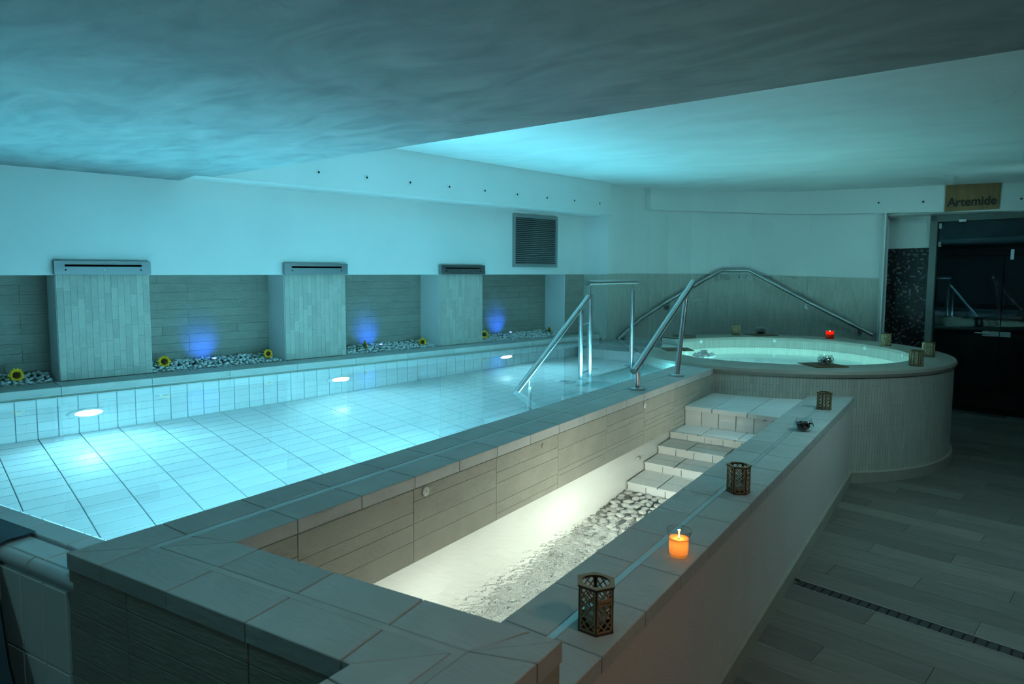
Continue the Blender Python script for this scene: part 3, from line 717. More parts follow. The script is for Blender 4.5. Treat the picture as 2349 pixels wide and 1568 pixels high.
# nozzles
def nozzle(p, d, label, group):
    d = Vector(d).normalized(); t = thing('air_nozzle', label, 'nozzle', p, 0, group)
    MB().tube([(0, 0, 0), tuple(d * .006), tuple(d * .008)], [.020, .018, .012], 16).build('collar', 'white', t, True)
    MB().tube([tuple(d * .006), tuple(d * .009)], .010, 12).build('bore', 'black', t, True)
ordn = ('first', 'second', 'third', 'fourth', 'fifth', 'sixth', 'seventh', 'eighth', 'ninth', 'tenth')
for i in range(10):
    f0, f1 = Vector((-4.586, 3.289)), Vector((-3.776, 7.524)); p = f0.lerp(f1, i / 9); q = p - Vector(W2(0, 0)); n_ = q.dot(nv)
    pp = p + nv * (.357 - n_)
    nozzle((pp.x, pp.y, 2.486), (nv.x, nv.y, 0), f'round ceiling soffit nozzle, {ordn[i]} from the near end of the row', 'nozzles along the soffit')
for (x, y, z), lb in zip(((-.972, 9.456, 2.484), (-.52, 9.414, 2.462), (.366, 9.331, 2.431)), ('small round nozzle on the beam left of the sign, farther one', 'small round nozzle on the beam just left of the wooden sign', 'small round nozzle on the beam right of the wooden sign')):
    nozzle((x, y - .002, z), (-.09, -1, 0), lb, 'nozzles on the far beam')

# ------------------------------------------------------------------ floor planks and drain channel
pa = R(-9.6); pd = Vector((math.cos(pa), math.sin(pa))); pn = Vector((-pd.y, pd.x)); F0 = Vector((-.671, 3.718)); PW, PLN = .165, 1.05
r = -24
chan = []
for r in range(-24, 40):
    v0 = r * PW + (.044 if r >= 0 else -.044); v1 = v0 + PW
    if r == -1: v1 = -.044
    s = -2.4 + (r * .37 % PLN)
    while s < 4.0:
        quad = [F0 + pd * (s + .001) + pn * (v0 + .001), F0 + pd * (s + PLN - .001) + pn * (v0 + .001), F0 + pd * (s + PLN - .001) + pn * (v1 - .001), F0 + pd * (s + .001) + pn * (v1 - .001)]
        q = [tuple(p) for p in quad]; q = clip(q, (-.70, 9), (-.70, -9)); q = [p for p in q]
        # keep right of the bath wall
        q2 = clip([tuple(p) for p in quad], (-.69, -9), (-.69, 9))
        q = [tuple(p) for p in quad]
        qq = clip(q, (-.69, 9), (-.69, -9))
        c = sum((Vector(p) for p in q), Vector((0, 0))) / 4
        if len(qq) >= 3 and parea(qq) > 1e-3 and c.x < 2.2 and -.2 < c.y < 9.6 and not (c.x > 1.6 and c.y < 3) :
            MB().prism(qq, -.012, 0).build('plank', 'floor', FLOOR)
        s += PLN
CHN = thing('floor_drain', 'long dark slotted drain channel crossing the grey plank floor', 'drain', (F0.x, F0.y, 0), pa)
MB().box((.0, -.040, -.011), (2.6, .040, -.006)).build('trough', 'black', CHN)
for s_ in (-1, 1): MB().box((0, s_ * .040 - .003, -.012), (2.6, s_ * .040 + .003, .001)).build('edge', 'alu', CHN)
me = None
for i in range(60):
    if me is None: bar = MB().box((.003, -.036, -.006), (.037, .036, -.001)).build('grate_bar', 'steel_dark', CHN, loc=(0, 0, 0)); me = bar.data
    else: link('grate_bar', me, CHN, (i * .0425, 0, 0))
me.materials.clear(); me.materials.append(mat('black_grate', (.018, .018, .02), .5))

# ------------------------------------------------------------------ pool lamps, waterfall spouts, grille
LPOS = ((.139, .116), (2.145, .150), (4.232, .20))
for (t, z), lb in zip(LPOS, ('lit round underwater lamp in the pool wall, nearest the viewer', 'lit round underwater lamp in the pool wall, middle of three', 'lit round underwater lamp in the pool wall, farthest by the steps')):
    L_ = thing('pool_lamp', lb, 'lamp', W3(t, .279, z), LRZ, 'lamps in the pool wall')
    MB().tube([(0, 0, 0), (0, -.008, 0), (0, -.014, 0)], [.135, .133, .118], 32).build('flange', 'pooltile', L_, True)
    MB().tube([(0, -.0145, 0), (0, -.020, 0)], [.086, .080], 28).build('lens', 'lens', L_, True)
    for s_ in (-1, 1): MB().tube([(s_ * .125, -.012, 0), (s_ * .125, -.017, 0)], .006, 8).build('screw', 'steel', L_)
    light('pool_spot', 'SPOT', W3(t, .33, z), POOL_W * .8, CYAN, spot_size=R(150), spot_blend=.9, shadow_soft_size=.05, aim=W3(t + .05, 1.6, z - .55))
for (a, b), lb in zip(PIL[1:], ('wide steel waterfall spout above the nearest tiled pillar', 'steel waterfall spout above the middle tiled pillar', 'steel waterfall spout above the farthest tiled pillar')):
    S = thing('waterfall_spout', lb, 'spout', W3((a + b) / 2, 0, TILETOP + .004), LRZ, 'waterfall spouts'); hw = (b - a) / 2 + .006
    MB().box((-hw, -.045, 0), (hw, .0, .058)).box((-hw, -.045, .074), (hw, 0, .098)).box((-hw, -.045, .058), (-hw + .065, 0, .074)).box((hw - .065, -.045, .058), (hw, 0, .074)).build('housing', 'steel_dark', S)
    MB().box((-hw + .06, -.012, .056), (hw - .06, -.01, .076)).build('slot', 'black', S)
    MB().box((-hw + .065, -.05, .074), (hw - .065, -.02, .079)).build('lip', 'steel', S)
    for x in (-hw + .07, 0, hw - .07): MB().tube([(x, -.045, .034), (x, -.048, .034)], .006, 10).build('screw', 'black' if x else 'steel', S)
G = thing('air_grille', 'grey louvred air grille high on the pale wall', 'grille', W3(4.99, .0, 1.704), LRZ)
gw, gh = .385, .618
MB().box((-gw, -.02, 0), (gw, 0, .035)).box((-gw, -.02, gh - .04), (gw, 0, gh)).box((-gw, -.02, .035), (-gw + .035, 0, gh - .04)).box((gw - .035, -.02, .035), (gw, 0, gh - .04)).build('frame', 'alu', G)
MB().box((-gw + .02, -.003, .02), (gw - .02, -.001, gh - .02)).build('backing', 'black', G)
sl = MB(); x0 = gw - .036
sl.v = [(-x0, -.019, .004), (x0, -.019, .004), (x0, -.004, .0165), (-x0, -.004, .0165), (-x0, -.0175, .0015), (x0, -.0175, .0015), (x0, -.002, .014), (-x0, -.002, .014)]
sl.f = [(0, 1, 2, 3), (7, 6, 5, 4), (4, 5, 1, 0), (3, 2, 6, 7), (0, 3, 7, 4), (5, 6, 2, 1)]
s0 = sl.build('slat', 'alu', G)
for i in range(24):
    if i: link('slat', s0.data, G, (0, 0, .033 + i * .0227))
    else: s0.location = (0, 0, .033)

# ------------------------------------------------------------------ handrails
def rail_thing(name, label, rails, posts, flanges=(), pins=()):
    t = thing(name, label, 'handrail', rails[0][0][0] if False else posts[0][0])
    o = Vector(posts[0][0])
    def q(p): return tuple(Vector(p) - o)
    for pts in rails:
        MB().tube([q(p) for p in pts], .0225, 16).build('rail', 'steel', t, True)
    for base, top, gap in posts:
        b, tp_ = Vector(base), Vector(top); d = (tp_ - b).normalized(); e = tp_ - d * gap
        MB().tube([q(b), q(e)], .0185, 16).build('post', 'steel', t, True)
        MB().tube([q(e), q(e + d * .006)], .020, 16).build('collar', 'steel', t, True)
        MB().tube([q(e), q(tp_)], .006, 8).build('pin', 'steel', t, True)
    for f in flanges: MB().lathe([(.001, .016), (.045, .016), (.052, .012), (.052, 0), (.001, 0)], 24, q(f)).build('flange', 'steel', t, True)
    for a, b in pins: MB().tube([q(a), q(b)], .006, 8).build('tie_bar', 'steel', t, True)
    return t
X1 = -2.56
rail_thing('pool_handrail', 'steel handrail descending into the pool beside its steps', [[(X1, 3.886, .783), (X1, 4.967, 1.435)]], [((X1, 4.05, ZF), (X1, 4.05, .865), .065), ((X1, 4.84, .60), (X1, 4.84, 1.34), .05)])
rail_thing('platform_handrail', 'upright steel handrail frame with level top rail on the pool platform', [[(X1, 4.95, 1.548), (X1, 5.945, 1.548)]], [((X1, 5.0, .60), (X1, 5.0, 1.53), .085), ((X1, 5.86, .55), (X1, 5.86, 1.53), .07)], (), [((X1, 4.862, 1.21), (X1, 4.98, 1.215)), ((X1, 4.862, .80), (X1, 4.98, .815))])
XR = -1.77
rail_thing('divider_handrail', 'sloping steel handrail on two flanged posts on the stone divider', [[(XR, 4.088, .980), (XR, 5.207, 1.562)]], [((XR, 4.158, ZC), (XR, 4.153, 1.01), .05), ((XR, 4.893, ZC), (XR, 5.06, 1.485), .065)], [(XR, 4.158, ZC), (XR, 4.893, ZC)])
WR = thing('wall_handrail', 'long steel handrail climbing and falling along the curved mosaic wall', 'handrail', (-3.651, 7.9, .775))
o = Vector((-3.651, 7.9, .775))
pts = [(-3.645, 7.90, .775), (-3.52, 8.32, 1.02), (-3.32, 8.77, 1.25), (-3.08, 9.06, 1.45), (-2.78, 9.30, 1.668), (-2.45, 9.43, 1.668), (-1.75, 9.50, 1.275), (-.964, 9.45, .869)]
MB().tube([tuple(Vector(p) - o) for p in pts], .023, 14).build('rail', 'steel', WR, True)
for (x, y, z), k in zip(((-3.378, 8.847, 1.16), (-2.838, 9.344, 1.561), (-2.724, 9.415, 1.573), (-2.576, 9.467, 1.567), (-2.448, 9.506, 1.562), (-1.743, 9.61, 1.19), (-1.12, 9.551, .89), (-3.66, 8.02, .80)), (2, 4, 4, 5, 5, 6, 7, 0)):
    i = min(range(len(WP_) - 1), key=lambda j: math.dist(((WP_[j][0] + WP_[j + 1][0]) / 2, (WP_[j][1] + WP_[j + 1][1]) / 2), (x, y))); d = (Vector(WP_[i + 1]) - Vector(WP_[i])).normalized(); nn = Vector((d.y, -d.x, 0))
    p = Vector((x, y, z)) + nn * .012 - o
    f = MB().tube([tuple(p), tuple(p + nn * .008)], .034, 18).build('wall_flange', 'steel', WR, True)
    MB().tube([tuple(p), tuple(p + nn * .06), tuple(p + nn * .07 + Vector((0, 0, .085)))], .007, 8).build('bracket', 'steel', f, True)

# ------------------------------------------------------------------ pebbles
def pebble_mesh(seed, m, flat=.6):
    r = random.Random(seed); bm = bmesh.new(); bmesh.ops.create_icosphere(bm, subdivisions=1, radius=1)
    s = (1.0, r.uniform(.62, .9), r.uniform(.4, flat)); a = r.uniform(1, 2)
    for v in bm.verts:
        k = 1 + r.uniform(-.13, .13); v.co = Vector((v.co.x * s[0] * k, v.co.y * s[1] * k, v.co.z * s[2] * k))
    me = bpy.data.meshes.new('pebble'); bm.to_mesh(me); bm.free(); me.materials.append(M[m])
    for p in me.polygons: p.use_smooth = True
    return me
PB = [pebble_mesh(i, 'pebble', .75) for i in range(7)]; RB = [pebble_mesh(40 + i, 'riverpebble', .55) for i in range(7)]
def put(me, p, r, group, label, name):
    o = link(name, me, None, p); o.rotation_euler = (rnd.uniform(-.5, .5), rnd.uniform(-.5, .5), rnd.uniform(0, 6.28)); o.scale = (r, r, r); return tag(o, label, 'pebble', group)
def into(bucket, me, p, r):
    Mx = Matrix.Translation(p) @ Matrix.Rotation(rnd.uniform(0, 6.28), 4, 'Z') @ Matrix.Rotation(rnd.uniform(-.5, .5), 4, 'X') @ Matrix.Scale(r, 4)
    k = len(bucket.v); bucket.v += [tuple(Mx @ v.co) for v in me.vertices]; bucket.f += [tuple(k + i for i in p_.vertices) for p_ in me.polygons]
bucket = MB(); cnt = 0
for ni, (a, b) in enumerate(NICHE):
    a = max(a, -.55); t = a + .018
    base = MB(); base.prism([W2(a, -.34), W2(b, -.34), W2(b, -.005), W2(a, -.005)], .79, .835)
    base.build('pebble_bed', 'pebble', WALL)
    while t < b - .015:
        n = -.016
        while n > -.325:
            zz = .842 + .045 * min(1, -n / .25) + rnd.uniform(-.006, .012); r_ = rnd.uniform(.014, .021)
            p = Vector(W3(t + rnd.uniform(-.012, .012), n + rnd.uniform(-.008, .004), zz))
            if ni == 1 and cnt < 299: put(rnd.choice(PB), p, r_, 'white pebbles in the niche beside the nearest pillar', 'white marble pebble lying in the niche right of the nearest tiled pillar', 'pebble'); cnt += 1
            else: into(bucket, rnd.choice(PB), p, r_)
            n -= .033
        t += .036
o = stuff(bucket.build('pebbles', 'pebble', None, True)); tag(o, 'white marble pebbles filling the other wall niches', 'pebbles')
bucket = MB(); cand = []
y = 1.12
while y < 3.80:
    x = XD1 + .03
    while x < XR0 - .02:
        cand.append((y + rnd.uniform(-.02, .02), x + rnd.uniform(-.02, .02), rnd.uniform(.027, .040))); x += .056
    y += .046
cand.sort(key=lambda c: -c[0])
for i, (y, x, r_) in enumerate(cand):
    p = Vector((x, y, ZB + .012 + rnd.uniform(0, .018)))
    if i < 290: put(rnd.choice(RB), p, r_, 'pale pebbles on the foot bath floor', 'pale river pebble under water near the foot bath steps', 'river_pebble')
    else: into(bucket, rnd.choice(RB), p, r_)
o = stuff(bucket.build('pebbles', 'riverpebble', None, True)); tag(o, 'pale river pebbles under the rippling near end of the bath', 'pebbles')

# blue led pucks in the niches
for (t, z), lb in zip(((1.17, .885), (2.85, .885), (4.70, .90)), ('small blue spotlight among the pebbles of the nearest lit niche', 'small blue spotlight among the pebbles of the middle lit niche', 'small blue spotlight among the pebbles of the farthest niche')):
    B_ = thing('blue_spotlight', lb, 'spotlight', W3(t, -.12, z), LRZ, 'blue spotlights in the niches')
    MB().lathe([(.001, 0), (.02, 0), (.022, .02), (.018, .024), (.001, .024)], 16).build('housing', 'steel', B_, True)
    MB().lathe([(.001, .0245), (.015, .0245), (.012, .028), (.001, .029)], 16).build('lens', 'lens_blue', B_, True)
    light('blue_spot', 'SPOT', W3(t, -.13, z + .035), 4.5, (.02, .12, 1.0), spot_size=R(85), spot_blend=.9, shadow_soft_size=.01, aim=W3(t - .03, -.335, z + .14))

# sunflowers
def sunflower(pos, face, label, r=.05, droop=0, stem=.12, sd=(-1, 0)):
    g = random.Random(hash(label) % 999); S = thing('sunflower', label, 'flower', pos, 0, 'sunflowers in the wall niches')
    d = Vector(face).normalized(); u_ = d.cross(Vector((0, 0, 1))).normalized(); v_ = u_.cross(d)
    pm = MB()
    for lay, (n_, rr, lift) in enumerate(((14, r, .010), (13, r * .86, .016))):
        for i in range(n_):
            a = 2 * math.pi * (i + .5 * lay) / n_ + g.uniform(-.06, .06); c = u_ * math.cos(a) + v_ * math.sin(a); s_ = (u_ * -math.sin(a) + v_ * math.cos(a)); L_ = rr * g.uniform(.9, 1.1)
            p0 = c * r * .35; p1 = c * L_ * .72 + d * lift; p2 = c * L_ + d * lift * g.uniform(-.3, 1.2); wd = r * .2
            k = len(pm.v); pm.v += [tuple(p0 + s_ * wd * .5), tuple(p0 - s_ * wd * .5), tuple(p1 - s_ * wd), tuple(p2), tuple(p1 + s_ * wd), tuple((p0 + p1) / 2 + d * .004)]
            pm.f += [(k, k + 1, k + 5), (k + 1, k + 2, k + 5), (k + 2, k + 3, k + 4), (k + 4, k, k + 5), (k + 2, k + 4, k + 5)]
    pm.build('petals', 'petal', S)
    MB().tube([tuple(d * 0), tuple(d * .012), tuple(d * .017)], [r * .46, r * .42, r * .22], 14).build('disc', 'disc', S, True)
    MB().tube([tuple(-d * .014), (0, 0, 0)], [.004, r * .4], 10).build('calyx', 'leaf', S, True)
    back = Vector((sd[0], sd[1], 0)).normalized(); q = [-d * .012, -d * .03 + back * .02 + Vector((0, 0, -.008)), back * stem * .7 + Vector((0, 0, -.02)), back * stem + Vector((0, 0, -.024))]
    MB().tube([tuple(x) for x in q], .0035, 6).build('stem', 'leaf', S, True)
    for kx, (f, sgn) in enumerate(((.45, 1), (.75, -1))):
        c0 = back * stem * f + Vector((0, 0, -.014)); s_ = Vector((-back.y, back.x, 0)) * sgn; ln = .055
        tip = c0 + (back * .5 + s_ * .6).normalized() * ln + Vector((0, 0, .02)); mid = (c0 + tip) / 2 + Vector((0, 0, .012)); w_ = (tip - c0).cross(Vector((0, 0, 1))).normalized() * .019
        lf = MB(); lf.v = [tuple(c0), tuple(mid + w_), tuple(tip), tuple(mid - w_), tuple(mid + Vector((0, 0, -.004))), tuple(mid + w_ * .9 + Vector((0, 0, -.0015))), tuple(mid - w_ * .9 + Vector((0, 0, -.0015)))]
        lf.f = [(0, 4, 1), (1, 4, 2), (2, 4, 3), (3, 4, 0), (0, 5, 4), (4, 5, 2), (2, 6, 4), (4, 6, 0)]; lf.build('leaf', 'leaf', S)
lw = (lv.x, lv.y); bk = (-lv.x, -lv.y)
sunflower(W3(-.222, -.13, .905), (.95, -.25, .12), 'sunflower at the left frame edge, beside the first pillar', .052, sd=bk)
sunflower(W3(.775, -.14, .914), (.85, -.45, .15), 'sunflower just right of the nearest tiled pillar', .052, sd=bk)
sunflower(W3(1.655, -.14, .907), (.95, -.05, .1), 'sunflower just left of the middle tiled pillar', .048, sd=bk)
sunflower(W3(2.67, -.14, .912), (.55, .8, .1), 'ragged sunflower with a bent green stem right of the middle pillar', .06, sd=bk, stem=.2)
sunflower(W3(3.39, -.14, .893), (.9, -.4, .1), 'sunflower just left of the farthest tiled pillar', .05, sd=bk)
sunflower(W3(4.285, -.14, .916), (.45, -.5, .5), 'upturned sunflower just right of the farthest tiled pillar', .06, sd=bk)
sunflower(W3(5.41, -.14, .905), (.6, .75, .1), 'sunflower seen from the side in the corner of the farthest niche', .05, sd=bk)

# ------------------------------------------------------------------ lanterns, candles, bowls, boards
def lattice_panel(w_, h, th, plaque=False):
    b = MB(); fr = .004
    b.box((-w_ / 2, -th / 2, 0), (w_ / 2, th / 2, fr * 1.2)).box((-w_ / 2, -th / 2, h - fr), (w_ / 2, th / 2, h)).box((-w_ / 2, -th / 2, 0), (-w_ / 2 + fr, th / 2, h)).box((w_ / 2 - fr, -th / 2, 0), (w_ / 2, th / 2, h))
    sp_ = .0235; bw = .0015
    for sg in (1, -1):
        c = -h - w_
        while c < h + w_:
            # line z = sg*x*1.15 + c , clipped to the panel
            pts = []
            for i in range(2):
                x = (-w_ / 2, w_ / 2)[i]; pts.append((x, sg * x * 1.15 + c))
            (xa, za), (xb, zb) = pts
            if za > zb: (xa, za), (xb, zb) = (xb, zb), (xa, za)
            if zb > 0 and za < h:
                if za < 0: f = (0 - za) / (zb - za); xa, za = xa + (xb - xa) * f, 0
                if zb > h: f = (h - za) / (zb - za); xb, zb = xa + (xb - xa) * f, h
                if abs(zb - za) > .004:
                    dx, dz = xb - xa, zb - za; L_ = math.hypot(dx, dz); px, pz = -dz / L_ * bw, dx / L_ * bw; k = len(b.v)
                    for yy_ in (-th / 2 + .0003, th / 2 - .0003): b.v += [(xa + px, yy_, za + pz), (xa - px, yy_, za - pz), (xb - px, yy_, zb - pz), (xb + px, yy_, zb + pz)]
                    b.f += [tuple(k + i for i in q) for q in ((0, 1, 2, 3), (7, 6, 5, 4), (0, 4, 5, 1), (1, 5, 6, 2), (2, 6, 7, 3), (3, 7, 4, 0))]
            c += sp_
    return b
LR, LH = .047, .118
_lp = {}
def lantern(pos, rot, label, k=1.0, plaque=None):
    t = thing('wooden_lantern', label, 'lantern', pos, rot, 'lattice candle lanterns'); side = LR
    hexp = [(LR * 1.08 * math.cos(R(60 * i)), LR * 1.08 * math.sin(R(60 * i))) for i in range(6)]
    if 'base' not in _lp:
        b = MB().prism(hexp, 0, .005).build('base', 'burnt', t); _lp['base'] = b.data
        rg = MB(); n = 36; zt_, zb_ = LH + .003, LH - .001
        def hx(a):
            a2 = (a % 60) - 30; r_ = LR * 1.12 * math.cos(R(30)) / math.cos(R(a2)); return r_
        for i in range(n):
            a, c = 360 / n * i, 360 / n * (i + 1); ro, rc = hx(a), hx(c); ri = LR * .74
            P_ = lambda an, r_, z_: (r_ * math.cos(R(an)), r_ * math.sin(R(an)), z_)
            rg.quadface([P_(a, ri, zt_), P_(a, ro, zt_), P_(c, rc, zt_), P_(c, ri, zt_)]); rg.quadface([P_(c, ri, zb_), P_(c, rc, zb_), P_(a, ro, zb_), P_(a, ri, zb_)])
        _lp['ring'] = rg.build('top_ring', 'wood', t).data
        eg = MB()
        for i in range(n):
            a, c = 360 / n * i, 360 / n * (i + 1); ro, rc = hx(a) + .0003, hx(c) + .0003; ri = LR * .74 - .0002; P_ = lambda an, r_, z_: (r_ * math.cos(R(an)), r_ * math.sin(R(an)), z_)
            eg.quadface([P_(a, ro, zb_), P_(c, rc, zb_), P_(c, rc, zt_ - .0004), P_(a, ro, zt_ - .0004)]); eg.quadface([P_(c, ri, zb_), P_(a, ri, zb_), P_(a, ri, zt_ - .0004), P_(c, ri, zt_ - .0004)])
        _lp['edge'] = eg.build('ring_edge', 'burnt', t).data
        _lp['panel'] = None
    else:
        for nm, key in (('base', 'base'), ('top_ring', 'ring'), ('ring_edge', 'edge')): link(nm, _lp[key], t)
    ap = LR * math.cos(R(30))
    for i in range(6):
        a = R(60 * i + 30); p = (ap * math.cos(a), ap * math.sin(a), .004)
        if _lp['panel'] is None: o_ = lattice_panel(side * .96, LH - .006, .003).build('lattice_panel', 'wood', t, loc=p, rz=a - R(90)); _lp['panel'] = o_.data
        else: link('lattice_panel', _lp['panel'], t, p, a - R(90))
    for i in range(6):
        a = R(60 * i); p = (LR * .985 * math.cos(a), LR * .985 * math.sin(a), 0)
        if 'post' not in _lp: _lp['post'] = MB().box((-.0022, -.0022, .004), (.0022, .0022, LH - .002)).build('corner_edge', 'burnt', t, loc=p, rz=a).data
        else: link('corner_edge', _lp['post'], t, p, a)
    if plaque is not None:
        a = R(60 * plaque + 30); rr = ap + .0022; pq = MB().box((-.019, -.0012, 0), (.019, .0012, .017)).build('plaque', 'wood', t, loc=(rr * math.cos(a), rr * math.sin(a), .075), rz=a + R(90))
        f_ = bpy.data.curves.new('lettering', 'FONT'); f_.body = 'Artemide'; f_.size = .0085; f_.align_x = 'CENTER'; f_.materials.append(M['ink']); fo_ = link('lettering', text_mesh(f_), pq, (0, -.0014, .0055)); fo_.rotation_euler = (R(90), 0, 0)
    t.scale = (k, k, k); return t
# glass tealight cup inside the near lanterns
def tealight(pos, label):
    t = thing('tealight_glass', label, 'candle glass', pos, 0, 'glasses inside the lanterns')
    MB().lathe([(.001, 0), (.026, 0), (.028, .004), (.029, .062), (.027, .062), (.026, .006), (.001, .005)], 20).build('cup', 'glassclear', t, True)
    MB().lathe([(.001, .006), (.024, .006), (.024, .022), (.001, .022)], 16).build('wax', 'white', t, True)
camdir = lambda x, y: math.atan2(-y, -x)
lantern((-.771, 1.562, Z2), camdir(-.771, 1.562) + R(2), 'hexagonal wooden lattice lantern nearest the viewer, by the corner of the wall', 1.06, plaque=0)
tealight((-.771, 1.562, Z2 + .006), 'clear tealight glass inside the nearest lattice lantern')
lantern((-.779, 2.944, Z2), camdir(-.779, 2.944) + R(38), 'open wooden lattice lantern on the bath wall between the orange candle and the glass bowl', 1.0, plaque=0)
tealight((-.779, 2.944, Z2 + .006), 'clear tealight glass inside the lantern beyond the orange candle')
lantern((-.80, 5.14, Z2), camdir(-.8, 5.14) + R(-12), 'small wooden lattice lantern at the far end of the bath wall', 1.0)
lantern((-2.29, 8.33, ZT), 1.1, 'wooden lattice lantern on the far rim of the tub below the wall rail', 1.05)
lantern((-.70, 8.02, ZT), .5, 'wooden lattice lantern on the tub rim in front of the black mosaic panel', 1.05)
lantern((-.30, 7.22, ZT), .2, 'wooden lattice lantern at the rightmost tip of the tub rim', 1.05)
lantern((-.345, 6.42, ZT), .9, 'wooden lattice lantern on the tub rim nearest its outer right edge', 1.05)
# orange jar candle
CN = thing('jar_candle', 'lit orange candle glowing in a flared glass jar on the bath wall', 'candle', (-.755, 2.147, Z2))
MB().lathe([(.001, .001), (.033, .001), (.035, .006), (.0355, .066), (.041, .082), (.0415, .088)], 28).build('jar', 'glassclear', CN, True)
MB().lathe([(.001, .009), (.0318, .009), (.0322, .060), (.030, .060)], 28).build('wax', 'wax', CN, True)
MB().lathe([(.0318, .0605), (.022, .057), (.012, .056), (.006, .056)], 28).build('melt_pool', 'wax', CN, True)
MB().lathe([(.0415, .086), (.0425, .088), (.0415, .090), (.0405, .088)], 28, close=True).build('rim', 'glassclear', CN, True)
MB().tube([(0, 0, .045), (0, 0, .064)], .001, 6).build('wick', 'black', CN)
MB().lathe([(.0005, .061), (.0022, .0635), (.0024, .066), (.0012, .070), (.0003, .073)], 10).build('flame', 'flame', CN, True)
light('candle_light', 'POINT', (-.755, 2.147, Z2 + .057), .11, (1.0, .50, .14), shadow_soft_size=.004)
light('flame_light', 'POINT', (-.755, 2.147, Z2 + .072), .10, (1.0, .55, .20), shadow_soft_size=.004)
# red candle on the tub
RC = thing('red_candle', 'lit red candle on the far rim of the tub', 'candle', (-1.295, 8.50, ZT))
MB().lathe([(.001, 0), (.040, 0), (.042, .005), (.042, .088), (.040, .088), (.039, .05)], 20).build('glass', 'wax_red', RC, True)
MB().lathe([(.001, .05), (.039, .05), (.039, .006), (.001, .004)], 20).build('wax', 'redglass', RC, True)
MB().lathe([(.0005, .055), (.006, .062), (.0065, .07), (.003, .085), (.0004, .094)], 10).build('flame', 'flame', RC, True)
light('red_candle_light', 'POINT', (-1.295, 8.50, ZT + .07), .30, (1.0, .28, .08), shadow_soft_size=.006)
# boards and bowls
def board(x, y, rz, label, s=.115):
    return tag(MB().prism([(-s, -s), (s, -s), (s, s), (-s, s)], 0, .007, .001).build('wooden_board', 'board', None, loc=(x, y, ZT + .0005), rz=rz), label, 'board', 'brown boards on the tub rim')
board(-2.30, 6.36, .6, 'brown square board on the near end of the tub rim behind the divider rail', .13)
board(-2.72, 7.74, .3, 'brown square board on the far left end of the tub rim', .13)
board(-2.05, 8.50, .9, 'brown square board under the dark bowl on the far tub rim', .14)
board(-.955, 5.98, .75, 'brown square board under the shiny glass bowl on the near tub rim', .135)
def bowl(pos, label, filling, fl, r=.056, seed=1):
    B_ = thing('glass_bowl', label, 'bowl', pos)
    k = r / .056
    MB().lathe([(x * k, z * k) for x, z in ((.001, .001), (.030, .001), (.046, .012), (.056, .034), (.050, .054), (.040, .063), (.044, .072), (.0445, .0735))], 28).build('bowl_glass', 'glassclear', B_, True)
    g = random.Random(seed); b = MB()
    for i in range(150):
        a = g.uniform(0, 6.28); z = g.uniform(.010, .052); s_ = g.uniform(.007, .011)
        rm = min(.044, .024 + z * .75) - s_ * .5; rr = rm * math.sqrt(g.random())
        into(b, PB[i % 7], Vector((rr * math.cos(a) * k + pos[0], rr * math.sin(a) * k + pos[1], z * k + pos[2])), s_ * k)
    o_ = stuff(b.build(fl[0], filling, None, True)); tag(o_, fl[1], fl[2])
bowl((-.783, 4.352, Z2), 'round glass bowl of dark potpourri on the bath wall', 'potpourri', ('potpourri', 'dark red dried petals heaped in the round bowl on the bath wall', 'potpourri'), seed=3)
bowl((-2.05, 8.50, ZT + .0085), 'dark glass bowl on a board on the far tub rim', 'potpourri', ('potpourri', 'dark dried petals in the bowl on the far tub rim', 'potpourri'), .066, seed=4)
bowl((-.935, 5.99, ZT + .0085), 'shiny glass bowl on a board on the near tub rim', 'silver', ('silver_stones', 'gleaming silvery stones in the bowl on the near tub rim', 'stones'), .062, seed=5)
# white shell-like candle holder
SH = thing('shell_candle_holder', 'white candle holder ringed with shells on the near tub rim', 'candle holder', (-1.93, 6.02, ZT))
for i in range(15):
    a = 2 * math.pi * i / 15; b = MB(); r0 = .045 if i % 2 else .075
    into(b, PB[i % 7], Vector((r0 * math.cos(a), r0 * math.sin(a), .008)), .034); b.build('shell', 'white', SH, True)
MB().lathe([(.026, .008), (.030, .02), (.030, .05), (.024, .054), (.022, .05), (.022, .02), (.001, .018)], 18).build('cup', 'white', SH, True)
MB().lathe([(.001, .03), (.0215, .03), (.0215, .028), (.001, .02)], 14).build('wax', 'potpourri', SH, True)

# ------------------------------------------------------------------ lamps hidden below the near rims, and fill lamps added in the ceilings out of view
for y, lb in ((3.0, 'round underwater lamp in the inner face of the bath wall by the steps'), (1.85, 'round underwater lamp in the inner face of the bath wall by the block, added to spread the light')):  # the lamp by the block is added to carry light along the bath
    L_ = thing('bath_lamp', lb, 'lamp', (XR0 + .004, y, .17))
    MB().tube([(0, 0, 0), (-.01, 0, 0)], .075, 24).build('flange', 'steel', L_, True); MB().tube([(-.01, 0, 0), (-.014, 0, 0)], .055, 24).build('lens', 'lens_bath', L_, True)
    light('bath_spot', 'SPOT', (XR0 - .02, y, .17), BATH_W * (1.0 if y > 2.5 else .32), (.92, 1.0, .88), spot_size=R(176), spot_blend=.3, shadow_soft_size=.05, aim=(XD1, y + .05, .20))
p = tp(-75, rad(RI, -75) - .03); q = tp(105, .3)
light('tub_spot', 'SPOT', (p[0], p[1], .45), TUB_W, (.38, .95, .98), spot_size=R(160), spot_blend=1.0, shadow_soft_size=.05, aim=(q[0], q[1], .35))
L_ = thing('tub_lamp', 'round underwater lamp inside the near wall of the tub', 'lamp', (p[0], p[1], .45)); d = (Vector(q) - Vector(p)).normalized()
MB().tube([(-d.x * .025, -d.y * .025, 0), (-d.x * .012, -d.y * .012, 0)], .07, 20).build('flange', 'steel', L_, True)
